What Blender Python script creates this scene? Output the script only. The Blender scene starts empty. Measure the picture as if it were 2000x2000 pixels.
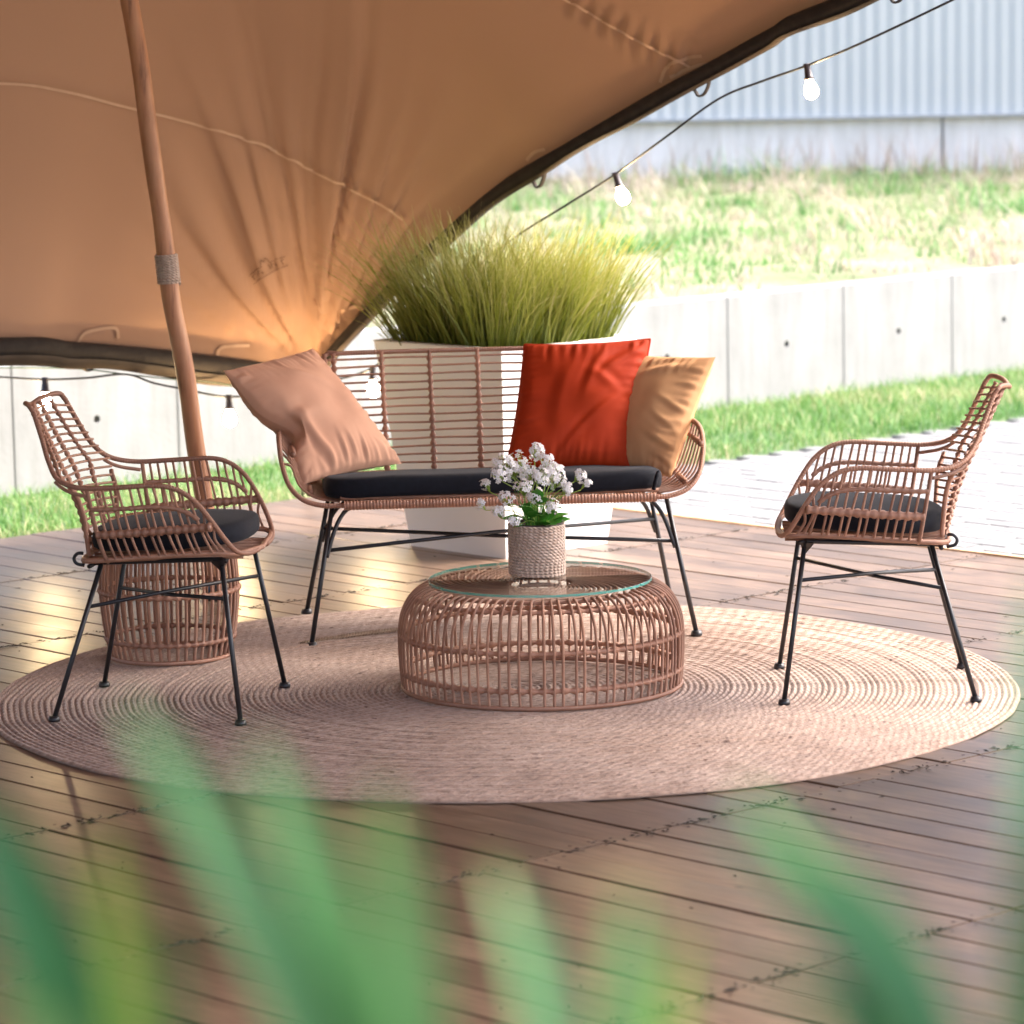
import bpy, math, random
import numpy as np
from mathutils import Vector, Matrix, noise
from mathutils.bvhtree import BVHTree

random.seed(7); rng = np.random.default_rng(7)
C = bpy.context.scene
R = math.radians

# ------------------------------------------------------------------ camera
CAM_H, PITCH, ROLL, FPX = 1.79, R(7.8), R(1.0), 7083.0
cam = bpy.data.cameras.new('camera'); cam_o = bpy.data.objects.new('camera', cam)
C.collection.objects.link(cam_o)
cam.sensor_width = 24.0; cam.sensor_fit = 'HORIZONTAL'; cam.lens = 24.0 * FPX / 2000.0
cam.clip_start = 0.05; cam.clip_end = 1500.0
cam_o.matrix_world = Matrix.Translation((0, 0, CAM_H)) @ Matrix.Rotation(R(90) - PITCH, 4, 'X') @ Matrix.Rotation(-ROLL, 4, 'Z')
cam.dof.use_dof = True; cam.dof.focus_distance = 9.75; cam.dof.aperture_fstop = 3.2
C.camera = cam_o

# ------------------------------------------------------------------ world, sun, exposure
SUN_EL, SUN_ROT = R(50), R(78)
world = bpy.data.worlds.new("World"); C.world = world; world.use_nodes = True
wn = world.node_tree; bgn = wn.nodes['Background']
sky = wn.nodes.new('ShaderNodeTexSky'); sky.sky_type = 'NISHITA'; sky.sun_disc = False
sky.sun_elevation = SUN_EL; sky.sun_rotation = SUN_ROT
sky.air_density = 0.7; sky.dust_density = 6.0; sky.ozone_density = 0.3
wn.links.new(sky.outputs[0], bgn.inputs[0]); bgn.inputs[1].default_value = 0.15
sl = bpy.data.lights.new('sun', 'SUN'); sl.energy = 1.5; sl.angle = R(40); sl.color = (1.0, 0.98, 0.95)
sun_o = bpy.data.objects.new('sun', sl); C.collection.objects.link(sun_o)
sd = Vector((math.sin(SUN_ROT) * math.cos(SUN_EL), math.cos(SUN_ROT) * math.cos(SUN_EL), math.sin(SUN_EL)))
sun_o.rotation_euler = sd.to_track_quat('Z', 'Y').to_euler()
C.view_settings.view_transform = 'Standard'; C.view_settings.look = 'None'
C.view_settings.exposure = 2.55; C.view_settings.gamma = 1.0
C.render.engine = 'CYCLES'
C.cycles.use_denoising = True
C.cycles.max_bounces = 10; C.cycles.transparent_max_bounces = 16
C.cycles.sample_clamp_indirect = 6.0

# ------------------------------------------------------------------ survey helpers (photo measurements -> metres)
def ray(u, v):
    x, y = u - 1000.0, v - 1000.0
    x, y = x * math.cos(ROLL) - y * math.sin(ROLL), x * math.sin(ROLL) + y * math.cos(ROLL)
    return Vector((x / FPX, math.cos(PITCH) - y / FPX * math.sin(PITCH), -math.sin(PITCH) - y / FPX * math.cos(PITCH)))
def gnd(u, v, z=0.0):
    d = ray(u, v); return Vector((0, 0, CAM_H)) + d * ((z - CAM_H) / d.z)
def at(u, v, Y):
    d = ray(u, v); return Vector((0, 0, CAM_H)) + d * (Y / d.y)

# ------------------------------------------------------------------ mesh helpers
class MB:
    def __init__(s): s.v = []; s.f = []; s.uv = []; s.n = 0; s.at = []
    def add(s, v, f, uv=None, at=None):
        v = np.asarray(v, float); s.v.append(v)
        s.f += [tuple(i + s.n for i in q) for q in f]
        s.uv.append(np.zeros((len(v), 2)) if uv is None else np.asarray(uv, float))
        s.at.append(np.zeros(len(v)) if at is None else np.asarray(at, float))
        s.n += len(v); return s
    def build(s, name, mat, parent=None, smooth=True, attr=False):
        me = bpy.data.meshes.new(name)
        V = np.concatenate(s.v)
        me.from_pydata(V.tolist(), [], s.f)
        UV = np.concatenate(s.uv)
        li = np.empty(len(me.loops), dtype=np.int32); me.loops.foreach_get('vertex_index', li)
        ul = me.uv_layers.new(name='UVMap'); ul.data.foreach_set('uv', UV[li].ravel())
        if attr:
            a = me.attributes.new('tint', 'FLOAT', 'POINT'); a.data.foreach_set('value', np.concatenate(s.at))
        if smooth: me.polygons.foreach_set('use_smooth', [True] * len(me.polygons))
        me.materials.append(mat); me.update()
        o = bpy.data.objects.new(name, me); C.collection.objects.link(o)
        if parent: o.parent = parent
        return o

def catmull(P, n=8, closed=False):
    P = [np.asarray(p, float) for p in P]; m = len(P); out = []
    rg = range(m) if closed else range(m - 1)
    for i in rg:
        p1, p2 = P[i], P[(i + 1) % m]
        p0 = P[i - 1] if (i > 0 or closed) else 2 * p1 - p2
        p3 = P[(i + 2) % m] if (i + 2 < m or closed) else 2 * p2 - p1
        for k in range(n):
            t = k / n
            out.append(.5 * (2 * p1 + (p2 - p0) * t + (2 * p0 - 5 * p1 + 4 * p2 - p3) * t * t + (3 * p1 - p0 - 3 * p2 + p3) * t ** 3))
    if not closed: out.append(P[-1])
    return np.array(out)
def resample(P, step):
    P = np.asarray(P); L = np.r_[0, np.cumsum(np.linalg.norm(np.diff(P, axis=0), axis=1))]
    n = max(2, int(L[-1] / step) + 1); t = np.linspace(0, L[-1], n)
    return np.stack([np.interp(t, L, P[:, k]) for k in range(P.shape[1])], 1)
def tube(mb, P, r, seg=8, closed=False, flat=1.0, cap=True):
    P = np.asarray(P, float); n = len(P)
    r = np.full(n, r) if np.isscalar(r) else np.asarray(r, float)
    if closed: T = np.roll(P, -1, 0) - np.roll(P, 1, 0)
    else: T = np.gradient(P, axis=0)
    T /= np.linalg.norm(T, axis=1)[:, None] + 1e-12
    a = np.array([0, 0, 1.]) if abs(T[0][2]) < .8 else np.array([1., 0, 0])
    N = np.cross(T[0], a); N /= np.linalg.norm(N); Ns = [N]
    for i in range(1, n):
        N = N - T[i] * (N @ T[i]); N /= np.linalg.norm(N) + 1e-12; Ns.append(N)
    Ns = np.array(Ns); B = np.cross(T, Ns)
    ang = np.linspace(0, 2 * math.pi, seg, endpoint=False)
    V = P[:, None] + r[:, None, None] * (np.cos(ang)[None, :, None] * Ns[:, None] + flat * np.sin(ang)[None, :, None] * B[:, None])
    L = np.r_[0, np.cumsum(np.linalg.norm(np.diff(P, axis=0), axis=1))]
    UV = np.stack([np.repeat(L, seg), np.tile(np.abs(np.arange(seg) / seg * 2 - 1), n)], 1)
    F = []
    for i in range(n if closed else n - 1):
        j = (i + 1) % n
        for k in range(seg):
            k2 = (k + 1) % seg
            F.append((i * seg + k, j * seg + k, j * seg + k2, i * seg + k2))
    if cap and not closed:
        F.append(tuple(range(seg))[::1]); F.append(tuple((n - 1) * seg + k for k in reversed(range(seg))))
    mb.add(V.reshape(-1, 3), F, UV); return mb
def braid(mb, P, r, pitch, amp=.28, seg=8, closed=False, flat=1.0, phase=0):
    P = resample(P if not closed else np.vstack([P, P[:1]]), pitch / 5)
    if closed: P = P[:-1]
    L = np.r_[0, np.cumsum(np.linalg.norm(np.diff(P, axis=0), axis=1))]
    rr = r * (1 + amp * np.cos(2 * math.pi * L / pitch + phase))
    return tube(mb, P, rr, seg, closed, flat)
def lathe(mb, prof, seg=48, center=(0, 0, 0)):
    prof = np.asarray(prof, float); n = len(prof); a = np.linspace(0, 2 * math.pi, seg, endpoint=False)
    V = np.stack([prof[:, None, 0] * np.cos(a), prof[:, None, 0] * np.sin(a), np.repeat(prof[:, 1:2], seg, 1)], 2) + np.array(center)
    L = np.r_[0, np.cumsum(np.linalg.norm(np.diff(prof, axis=0), axis=1))]
    UV = np.stack([np.tile(a * prof[:, 0].max(), n), np.repeat(L, seg)], 1)
    F = [(i * seg + k, i * seg + (k + 1) % seg, (i + 1) * seg + (k + 1) % seg, (i + 1) * seg + k) for i in range(n - 1) for k in range(seg)]
    mb.add(V.reshape(-1, 3), F, UV); return mb
def box(mb, lo, hi, bev=0.0):
    x0, y0, z0 = lo; x1, y1, z1 = hi
    if bev <= 0:
        v = [(x0, y0, z0), (x1, y0, z0), (x1, y1, z0), (x0, y1, z0), (x0, y0, z1), (x1, y0, z1), (x1, y1, z1), (x0, y1, z1)]
        f = [(0, 3, 2, 1), (4, 5, 6, 7), (0, 1, 5, 4), (1, 2, 6, 5), (2, 3, 7, 6), (3, 0, 4, 7)]
    else:
        b = bev
        v = [(x0, y0, z0), (x1, y0, z0), (x1, y1, z0), (x0, y1, z0),
             (x0, y0, z1 - b), (x1, y0, z1 - b), (x1, y1, z1 - b), (x0, y1, z1 - b),
             (x0 + b, y0 + b, z1), (x1 - b, y0 + b, z1), (x1 - b, y1 - b, z1), (x0 + b, y1 - b, z1)]
        f = [(0, 3, 2, 1), (0, 1, 5, 4), (1, 2, 6, 5), (2, 3, 7, 6), (3, 0, 4, 7),
             (4, 5, 9, 8), (5, 6, 10, 9), (6, 7, 11, 10), (7, 4, 8, 11), (8, 9, 10, 11)]
    mb.add(v, f); return mb
def grid_faces(nx, ny):
    return [(i * ny + j, (i + 1) * ny + j, (i + 1) * ny + j + 1, i * ny + j + 1) for i in range(nx - 1) for j in range(ny - 1)]

def empty(name, loc=(0, 0, 0), rz=0.0):
    o = bpy.data.objects.new(name, None); C.collection.objects.link(o); o.empty_display_size = .1
    o.location = loc; o.rotation_euler = (0, 0, rz); return o
def tag(o, label=None, cat=None, group=None, kind=None):
    if label: o['label'] = label
    if cat: o['category'] = cat
    if group: o['group'] = group
    if kind: o['kind'] = kind
    return o
def dup_obj(src, parent=None, name=None):
    c = src.copy(); C.collection.objects.link(c)
    if parent is not None: c.parent = parent
    return c
def copy_tree(o, parent=None):
    c = dup_obj(o, parent)
    for ch in list(o.children): copy_tree(ch, c)
    return c

# ------------------------------------------------------------------ materials
def node_mat(name):
    m = bpy.data.materials.new(name); m.use_nodes = True
    nt = m.node_tree; return m, nt, nt.nodes['Principled BSDF'], nt.links.new
def tex_noise(nt, coord, scale, detail=4, rough=.55):
    n = nt.nodes.new('ShaderNodeTexNoise'); n.inputs['Scale'].default_value = scale
    n.inputs['Detail'].default_value = detail; n.inputs['Roughness'].default_value = rough
    nt.links.new(coord, n.inputs['Vector']); return n
def ramp(nt, fac, stops):
    r = nt.nodes.new('ShaderNodeValToRGB'); e = r.color_ramp.elements
    while len(e) < len(stops): e.new(.5)
    for k, (p, c) in enumerate(stops):
        e[k].position = p; e[k].color = (c[0], c[1], c[2], 1)
    nt.links.new(fac, r.inputs[0]); return r
def coords(nt, kind='Object', scale=(1, 1, 1)):
    t = nt.nodes.new('ShaderNodeTexCoord'); m = nt.nodes.new('ShaderNodeMapping')
    m.inputs['Scale'].default_value = scale
    nt.links.new(t.outputs[kind], m.inputs['Vector']); return m.outputs[0]
def bump(nt, height, strength, dist, normal=None):
    b = nt.nodes.new('ShaderNodeBump'); b.inputs['Strength'].default_value = strength; b.inputs['Distance'].default_value = dist
    nt.links.new(height, b.inputs['Height'])
    if normal is not None: nt.links.new(normal, b.inputs['Normal'])
    return b.outputs[0]
def simple(name, c1, c2, scale=8, rough=.6, bscale=None, bstr=.2, bdist=.002, spec=.5, kind='Object', cscale=(1, 1, 1), sheen=0, metallic=0, detail=5):
    m, nt, p, L = node_mat(name); co = coords(nt, kind, cscale)
    n = tex_noise(nt, co, scale, detail)
    r = ramp(nt, n.outputs[0], [(.3, c1), (.7, c2)]); L(r.outputs[0], p.inputs['Base Color'])
    p.inputs['Roughness'].default_value = rough; p.inputs['Specular IOR Level'].default_value = spec
    p.inputs['Metallic'].default_value = metallic
    if sheen: p.inputs['Sheen Weight'].default_value = sheen; p.inputs['Sheen Roughness'].default_value = .4
    if bscale:
        n2 = tex_noise(nt, co, bscale, 4); L(bump(nt, n2.outputs[0], bstr, bdist), p.inputs['Normal'])
    return m

def rattan(name, c1, c2, wrap=170.0):
    m, nt, p, L = node_mat(name); co = coords(nt, 'Object'); uv = coords(nt, 'UV', (1, .02, 1))
    n = tex_noise(nt, co, 22, 4); r = ramp(nt, n.outputs[0], [(.3, c1), (.7, c2)])
    w = nt.nodes.new('ShaderNodeTexWave'); w.bands_direction = 'X'; w.inputs['Scale'].default_value = wrap / 6.28 * 1.0
    w.inputs['Distortion'].default_value = .6; w.inputs['Detail'].default_value = 0
    L(uv, w.inputs['Vector'])
    mx = nt.nodes.new('ShaderNodeMix'); mx.data_type = 'RGBA'; mx.blend_type = 'MULTIPLY'; mx.inputs[0].default_value = .30
    L(r.outputs[0], mx.inputs[6]); L(w.outputs[0], mx.inputs[7])
    oi = nt.nodes.new('ShaderNodeObjectInfo'); rv = ramp(nt, oi.outputs['Random'], [(0, (.74, .70, .68)), (.5, (1, 1, 1)), (1, (1.16, 1.16, 1.14))])
    mv = nt.nodes.new('ShaderNodeMix'); mv.data_type = 'RGBA'; mv.blend_type = 'MULTIPLY'; mv.inputs[0].default_value = 1.0
    L(mx.outputs[2], mv.inputs[6]); L(rv.outputs[0], mv.inputs[7]); L(mv.outputs[2], p.inputs['Base Color'])
    p.inputs['Roughness'].default_value = .42
    L(bump(nt, w.outputs[0], .55, .0016), p.inputs['Normal'])
    return m
M_RATTAN = rattan('rattan_weave', (.42, .205, .130), (.53, .275, .180), 700)
M_RATTAN_ROD = rattan('rattan_rod', (.42, .21, .133), (.53, .28, .185), 900)
M_BLACK = simple('black_metal', (.012, .012, .014), (.02, .02, .023), 30, .38, 90, .1, .0006)
M_PAD = simple('black_fabric', (.005, .006, .010), (.008, .0095, .016), 60, .85, 900, .35, .0008, spec=.25, sheen=.06)

def cloth(name, c1, c2, weave=1400, sheen=.3, rough=.8, streak=0):
    m, nt, p, L = node_mat(name); co = coords(nt, 'Object')
    n = tex_noise(nt, co, 9, 5); r = ramp(nt, n.outputs[0], [(.3, c1), (.7, c2)]); L(r.outputs[0], p.inputs['Base Color'])
    p.inputs['Roughness'].default_value = rough; p.inputs['Specular IOR Level'].default_value = .18; p.inputs['Sheen Weight'].default_value = sheen; p.inputs['Sheen Roughness'].default_value = .35; p.inputs['Sheen Tint'].default_value = (min(1, c2[0] * 1.9), min(1, c2[1] * 1.9), min(1, c2[2] * 1.9), 1)
    n2 = tex_noise(nt, co, weave, 2); n3 = tex_noise(nt, coords(nt, 'Object', (1, 1, 1)), 26, 6, .6)
    b1 = bump(nt, n3.outputs[0], .06, .004); L(bump(nt, n2.outputs[0], .25, .0007, b1), p.inputs['Normal'])
    return m
M_ROSE = cloth('dusty_pink_cloth', (.56, .30, .195), (.61, .34, .225), sheen=.25)
M_RUST = cloth('rust_velvet', (.34, .026, .0035), (.41, .036, .005), 2200, .25, .7)
M_OCHRE = cloth('ochre_cloth', (.52, .28, .135), (.58, .32, .16), 1800, .2)

def wood_mat():
    m, nt, p, L = node_mat('deck_wood')
    t = nt.nodes.new('ShaderNodeTexCoord'); oi = nt.nodes.new('ShaderNodeObjectInfo')
    add = nt.nodes.new('ShaderNodeVectorMath'); add.operation = 'MULTIPLY_ADD'
    cmb = nt.nodes.new('ShaderNodeCombineXYZ')
    for k in range(3): L(oi.outputs['Random'], cmb.inputs[k])
    L(cmb.outputs[0], add.inputs[0]); add.inputs[1].default_value = (37, 53, 11); L(t.outputs['Object'], add.inputs[2])
    mp = nt.nodes.new('ShaderNodeMapping'); mp.inputs['Scale'].default_value = (1.6, 16, 16); L(add.outputs[0], mp.inputs[0])
    g = tex_noise(nt, mp.outputs[0], 3.2, 8, .62); g.inputs['Distortion'].default_value = .9
    mp2 = nt.nodes.new('ShaderNodeMapping'); mp2.inputs['Scale'].default_value = (1, 1.4, 1); L(add.outputs[0], mp2.inputs[0])
    pt = tex_noise(nt, mp2.outputs[0], 3.5, 5)
    kn = nt.nodes.new('ShaderNodeTexVoronoi'); kn.inputs['Scale'].default_value = 5.0; L(mp2.outputs[0], kn.inputs['Vector'])
    r = ramp(nt, g.outputs[0], [(.28, (.072, .047, .034)), (.5, (.128, .088, .063)), (.72, (.185, .132, .096))])
    r2 = ramp(nt, pt.outputs[0], [(.3, (.62, .6, .6)), (.7, (1.12, 1.08, 1.04))])
    rk = ramp(nt, kn.outputs['Distance'], [(.03, (.25, .2, .17)), (.075, (1, 1, 1))])
    rr = ramp(nt, oi.outputs['Random'], [(0, (.78, .76, .76)), (1, (1.15, 1.12, 1.1))])
    def mul(a, b, f=1.0):
        x = nt.nodes.new('ShaderNodeMix'); x.data_type = 'RGBA'; x.blend_type = 'MULTIPLY'; x.inputs[0].default_value = f
        L(a, x.inputs[6]); L(b, x.inputs[7]); return x.outputs[2]
    col = mul(mul(mul(r.outputs[0], r2.outputs[0]), rk.outputs[0], .8), rr.outputs[0])
    L(col, p.inputs['Base Color'])
    ro = ramp(nt, pt.outputs[0], [(.3, (.33, .33, .33)), (.7, (.43, .43, .43))]); L(ro.outputs[0], p.inputs['Roughness'])
    L(bump(nt, g.outputs[0], .10, .002), p.inputs['Normal'])
    return m
M_WOOD = wood_mat()
M_TRIM = simple('trim_wood', (.36, .22, .12), (.48, .31, .18), 5, .5, 60, .2, .001, cscale=(1, 8, 8))
M_NAIL = simple('nail_metal', (.02, .014, .01), (.05, .035, .025), 40, .6)
M_DARK = simple('under_deck', (.015, .012, .01), (.03, .024, .02), 6, .9)

# ------------------------------------------------------------------ site axes: u runs along plank joints and wall, w along the planks (to the right)
TH = R(43.3)
UA = Vector((math.cos(TH), math.sin(TH), 0)); WA = Vector((math.sin(TH), -math.cos(TH), 0))
def uw(u, w, z=0): return UA * u + WA * w + Vector((0, 0, z))
GZ = -0.07

# ------------------------------------------------------------------ ground, lawn, pavement, bank
M_SOIL = simple('lawn_soil', (.04, .085, .028), (.09, .13, .05), 2.5, .95, 30, .5, .02)
mb = MB(); n = 25
gx = np.linspace(-400, 400, n); gy = np.linspace(-400, 400, n)
mb.add([(x, y, GZ - .03) for x in gx for y in gy], grid_faces(n, n))
tag(mb.build('ground', M_SOIL), kind='structure')

def field(name, P0, nu, nw, f, mat):
    V = [f(i / (nu - 1), j / (nw - 1)) for i in range(nu) for j in range(nw)]
    return MB().add(V, grid_faces(nu, nw)).build(name, mat)
def lawn_pt(a, b):
    p = uw(-4 + 34 * a, -11.9 + 1.49 * b); p.z = GZ + .012 * noise.noise(p * 1.3) if b < .999 else GZ - .028; return p
lawn = field('lawn', None, 120, 24, lawn_pt, M_SOIL); tag(lawn, kind='structure')

def blade_mat(name, stops, rough=.6, trans=.35):
    m, nt, p, L = node_mat(name)
    a = nt.nodes.new('ShaderNodeAttribute'); a.attribute_name = 'tint'
    r = ramp(nt, a.outputs['Fac'], stops); L(r.outputs[0], p.inputs['Base Color']); p.inputs['Roughness'].default_value = rough
    tr = nt.nodes.new('ShaderNodeBsdfTranslucent'); L(r.outputs[0], tr.inputs[0])
    mx = nt.nodes.new('ShaderNodeMixShader'); mx.inputs[0].default_value = trans
    L(p.outputs[0], mx.inputs[1]); L(tr.outputs[0], mx.inputs[2]); L(mx.outputs[0], nt.nodes['Material Output'].inputs[0])
    return m
def blades(mb, pos, h, wd, lean, tint, joints=2):
    """flat tapering grass blades, vectorised; pos (n,3)"""
    n = len(pos); az = rng.uniform(0, 2 * np.pi, n); dr = np.stack([np.cos(az), np.sin(az), np.zeros(n)], 1)
    fa = az + rng.normal(np.pi / 2, .5, n); sd_ = np.stack([np.cos(fa), np.sin(fa), np.zeros(n)], 1) * wd[:, None] * .5
    rows = []
    for k in range(joints + 1):
        t = k / joints
        c = pos + np.array([0, 0, 1]) * (h * t * (1 - .25 * t * np.minimum(lean, 1.2)))[:, None] + dr * (h * lean * t * t)[:, None]
        w_ = 1 - .92 * t
        rows += [c - sd_ * w_, c + sd_ * w_]
    V = np.stack(rows, 1).reshape(-1, 3); m = 2 * (joints + 1)
    base = np.arange(n) * m
    F = []
    for k in range(joints):
        q = np.stack([base + 2 * k, base + 2 * k + 1, base + 2 * k + 3, base + 2 * k + 2], 1); F += q.tolist()
    mb.add(V, F, None, np.repeat(tint, m))
M_LAWN = blade_mat('lawn_blades', [(0, (.05, .15, .03)), (.5, (.10, .24, .05)), (.8, (.20, .29, .09)), (1, (.44, .40, .24))])
n = 52000
uu = rng.uniform(3.5, 19, n); ww = rng.uniform(-11.70, -10.36, n) + np.where(rng.random(n) < .03, rng.uniform(0, .1, n), 0)
P = np.outer(uu, np.array(UA)) + np.outer(ww, np.array(WA)); P[:, 2] = GZ
pn = np.array([noise.noise(Vector((p[0] * 1.6, p[1] * 1.6, 0))) for p in P])
mb = MB(); blades(mb, P, rng.uniform(.03, .085, n) * (1 + .5 * pn), rng.uniform(.004, .008, n), rng.uniform(.2, 1.0, n), np.clip(.55 + .6 * pn + rng.normal(0, .25, n), 0, 1))
tag(mb.build('lawn_grass', M_LAWN, None, False, True), 'short green grass strip growing between the deck and the concrete retaining wall', 'grass', kind='stuff')

# pavement of small setts right of the deck
M_PAVE = simple('pavement_joint', (.10, .10, .10), (.14, .14, .14), 4, .9)
mb = MB(); n = 40
mb.add([uw(9.262 + 22 * i / (n - 1), -10.405 + 24 * j / (n - 1), GZ - .012) for i in range(n) for j in range(n)], grid_faces(n, n))
pave = tag(mb.build('pavement', M_PAVE), kind='structure')
M_SETT = simple('grey_setts', (.125, .127, .128), (.18, .182, .184), 5.5, .6, 70, .4, .004)
mb = MB(); pw, ph = .20, .10
for i in range(118):
    for j in range(46):
        u0 = 9.29 + ph * i; w0 = -10.395 + pw * j + (.1 if i % 2 else 0)
        if u0 > 19.5: continue
        dz = random.uniform(-.002, .002); a0 = random.uniform(.0015, .003)
        q = [uw(u0 + a0, w0 + a0, GZ - .02), uw(u0 + ph - a0, w0 + a0, GZ - .02), uw(u0 + ph - a0, w0 + pw - a0, GZ - .02), uw(u0 + a0, w0 + pw - a0, GZ - .02)]
        b = .0035
        q2 = [uw(u0 + a0 + b, w0 + a0 + b, GZ + dz), uw(u0 + ph - a0 - b, w0 + a0 + b, GZ + dz), uw(u0 + ph - a0 - b, w0 + pw - a0 - b, GZ + dz), uw(u0 + a0 + b, w0 + pw - a0 - b, GZ + dz)]
        mb.add([tuple(x) for x in q + q2], [(4, 7, 6, 5), (0, 4, 5, 1), (1, 5, 6, 2), (2, 6, 7, 3), (3, 7, 4, 0)])
st = mb.build('paving_setts', M_SETT, pave, False); st['kind'] = 'stuff'

# retaining wall of concrete panels
def concrete(name, c1, c2):
    m, nt, p, L = node_mat(name); co = coords(nt, 'Object'); co2 = coords(nt, 'Object', (6, 6, .7))
    n1 = tex_noise(nt, co, 3.0, 8, .65); n2 = tex_noise(nt, co2, 2.2, 5)
    r = ramp(nt, n1.outputs[0], [(.3, c1), (.7, c2)]); r2 = ramp(nt, n2.outputs[0], [(.25, (.74, .73, .71)), (.6, (1, 1, 1))])
    x = nt.nodes.new('ShaderNodeMix'); x.data_type = 'RGBA'; x.blend_type = 'MULTIPLY'; x.inputs[0].default_value = .8
    L(r.outputs[0], x.inputs[6]); L(r2.outputs[0], x.inputs[7]); L(x.outputs[2], p.inputs['Base Color'])
    p.inputs['Roughness'].default_value = .85
    n3 = tex_noise(nt, co, 45, 5); L(bump(nt, n3.outputs[0], .3, .004), p.inputs['Normal'])
    return m
M_CONC = concrete('wall_concrete', (.205, .21, .212), (.265, .27, .272))
M_HOLE = simple('hole_shadow', (.05, .05, .055), (.09, .09, .095), 20, .9)
wall = empty('retaining_wall', uw(11, -11.75, GZ)); tag(wall, 'low pale concrete retaining wall of upright panels between lawn and grassy bank', 'wall')
WH = .53
def wall_panel_mesh():
    """one panel, local x = along wall, y = depth, with a round lifting hole through its face"""
    mb = MB(); w, h, d, b = .413, WH, .11, .006
    hx, hz, r, K = 0.0, .27, .016, 24
    a = np.linspace(0, 2 * math.pi, K, endpoint=False)
    out = []
    for t in a:                                           # outer square ring matched to circle directions
        c, s_ = math.cos(t), math.sin(t)
        k = min((w - b) / abs(c) if abs(c) > 1e-6 else 9e9, ((h - b - hz) if s_ > 0 else hz) / abs(s_) if abs(s_) > 1e-6 else 9e9)
        out.append((hx + c * k, 0, hz + s_ * k))
    # make the corners exact
    for cx, cz in ((w - b, h - b), (-(w - b), h - b), (-(w - b), 0), (w - b, 0)):
        i = min(range(K), key=lambda q: (out[q][0] - cx) ** 2 + (out[q][2] - cz) ** 2); out[i] = (cx, 0, cz)
    inn = [(hx + r * math.cos(t), 0, hz + r * math.sin(t)) for t in a]
    deep = [(x, .06, z) for x, y, z in inn]
    V = out + inn + deep + [(hx, .06, hz)]
    F = []
    for k in range(K):
        k2 = (k + 1) % K
        F += [(k, k2, K + k2, K + k), (K + k, K + k2, 2 * K + k2, 2 * K + k), (2 * K + k, 2 * K + k2, 3 * K)]
    mb.add(V, F)
    # chamfer, top and sides
    v = [(-(w - b), 0, 0), (w - b, 0, 0), (w - b, 0, h - b), (-(w - b), 0, h - b),
         (-w, b, 0), (w, b, 0), (w, b, h), (-w, b, h), (-w, d, 0), (w, d, 0), (w, d, h), (-w, d, h)]
    mb.add(v, [(1, 5, 6, 2), (2, 6, 7, 3), (3, 7, 4, 0), (5, 9, 10, 6), (6, 10, 11, 7), (7, 11, 8, 4), (9, 8, 11, 10)])
    return mb
w0 = None
for k in range(-8, 22):
    if w0 is None:
        w0 = wall_panel_mesh().build('panel', M_CONC, wall, False); o = w0
    else: o = dup_obj(w0, wall)
    c = 8.365 + .826 * (k + .5) - 11
    o.rotation_euler = (random.uniform(-.006, .006), random.uniform(-.004, .004), TH)
    p_ = UA * c + Vector((0, 0, random.uniform(-.012, .006))); o.location = p_
M_JOINT = simple('joint_filler', (.16, .16, .155), (.24, .24, .235), 9, .95)
mb = MB(); a_, b_ = UA * -10, UA * 16; off = -WA * .03
mb.add([a_ + off, b_ + off, b_ + off + Vector((0, 0, WH - .03)), a_ + off + Vector((0, 0, WH - .03))], [(0, 1, 2, 3)])
mb.build('joint_backing', M_JOINT, wall, False)

# grassy bank up to the warehouse
BY = 27.0
M_BANK = simple('bank_soil', (.09, .12, .05), (.23, .20, .14), 1.4, .95, 12, .8, .05)
def bank_pt(a, b):
    p0 = uw(-2 + 44 * a, -11.87); p1 = Vector((-20 + 50 * a, BY + .15, 0)); p = p0.lerp(p1, b)
    e = min(1, b * 12) * min(1, (1 - b) * 9)
    p.z = .44 + .14 * b + e * (.05 * noise.noise(p * .8) + .03 * noise.noise(p * 2.3)); return p
bank = field('grass_bank', None, 150, 50, bank_pt, M_BANK); tag(bank, kind='structure')
M_BGR = blade_mat('bank_blades', [(0, (.04, .15, .035)), (.38, (.10, .27, .06)), (.52, (.24, .31, .14)), (.66, (.44, .38, .30)), (.85, (.52, .45, .38)), (1, (.30, .23, .19))])
n = 5200
TT = []
for _ in range(n):
    a = random.uniform(.12, .66); b = random.random() ** .8
    TT.append(bank_pt(a, b))
P0 = np.array([tuple(p) for p in TT]); per = 13
pn = np.array([noise.fractal(Vector((p[0] * .9, p[1] * .45, 0)), 1, 2, 3) for p in P0])
P = np.repeat(P0, per, 0); P[:, :2] += rng.normal(0, .07, (n * per, 2))
tn = np.repeat(np.clip(.55 + .55 * pn + rng.normal(0, .12, n), 0, 1), per)
hh = np.repeat(np.where(rng.random(n) < .12, rng.uniform(.16, .32, n), rng.uniform(.05, .13, n)), per)
mb = MB(); blades(mb, P, hh * rng.uniform(.6, 1.1, n * per), rng.uniform(.008, .018, n * per), rng.uniform(.2, 1.3, n * per), np.clip(tn + rng.normal(0, .09, n * per), 0, 1))
tag(mb.build('bank_grass', M_BGR, None, False, True), 'rough green and straw coloured grass covering the bank above the retaining wall', 'grass', kind='stuff')

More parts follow.
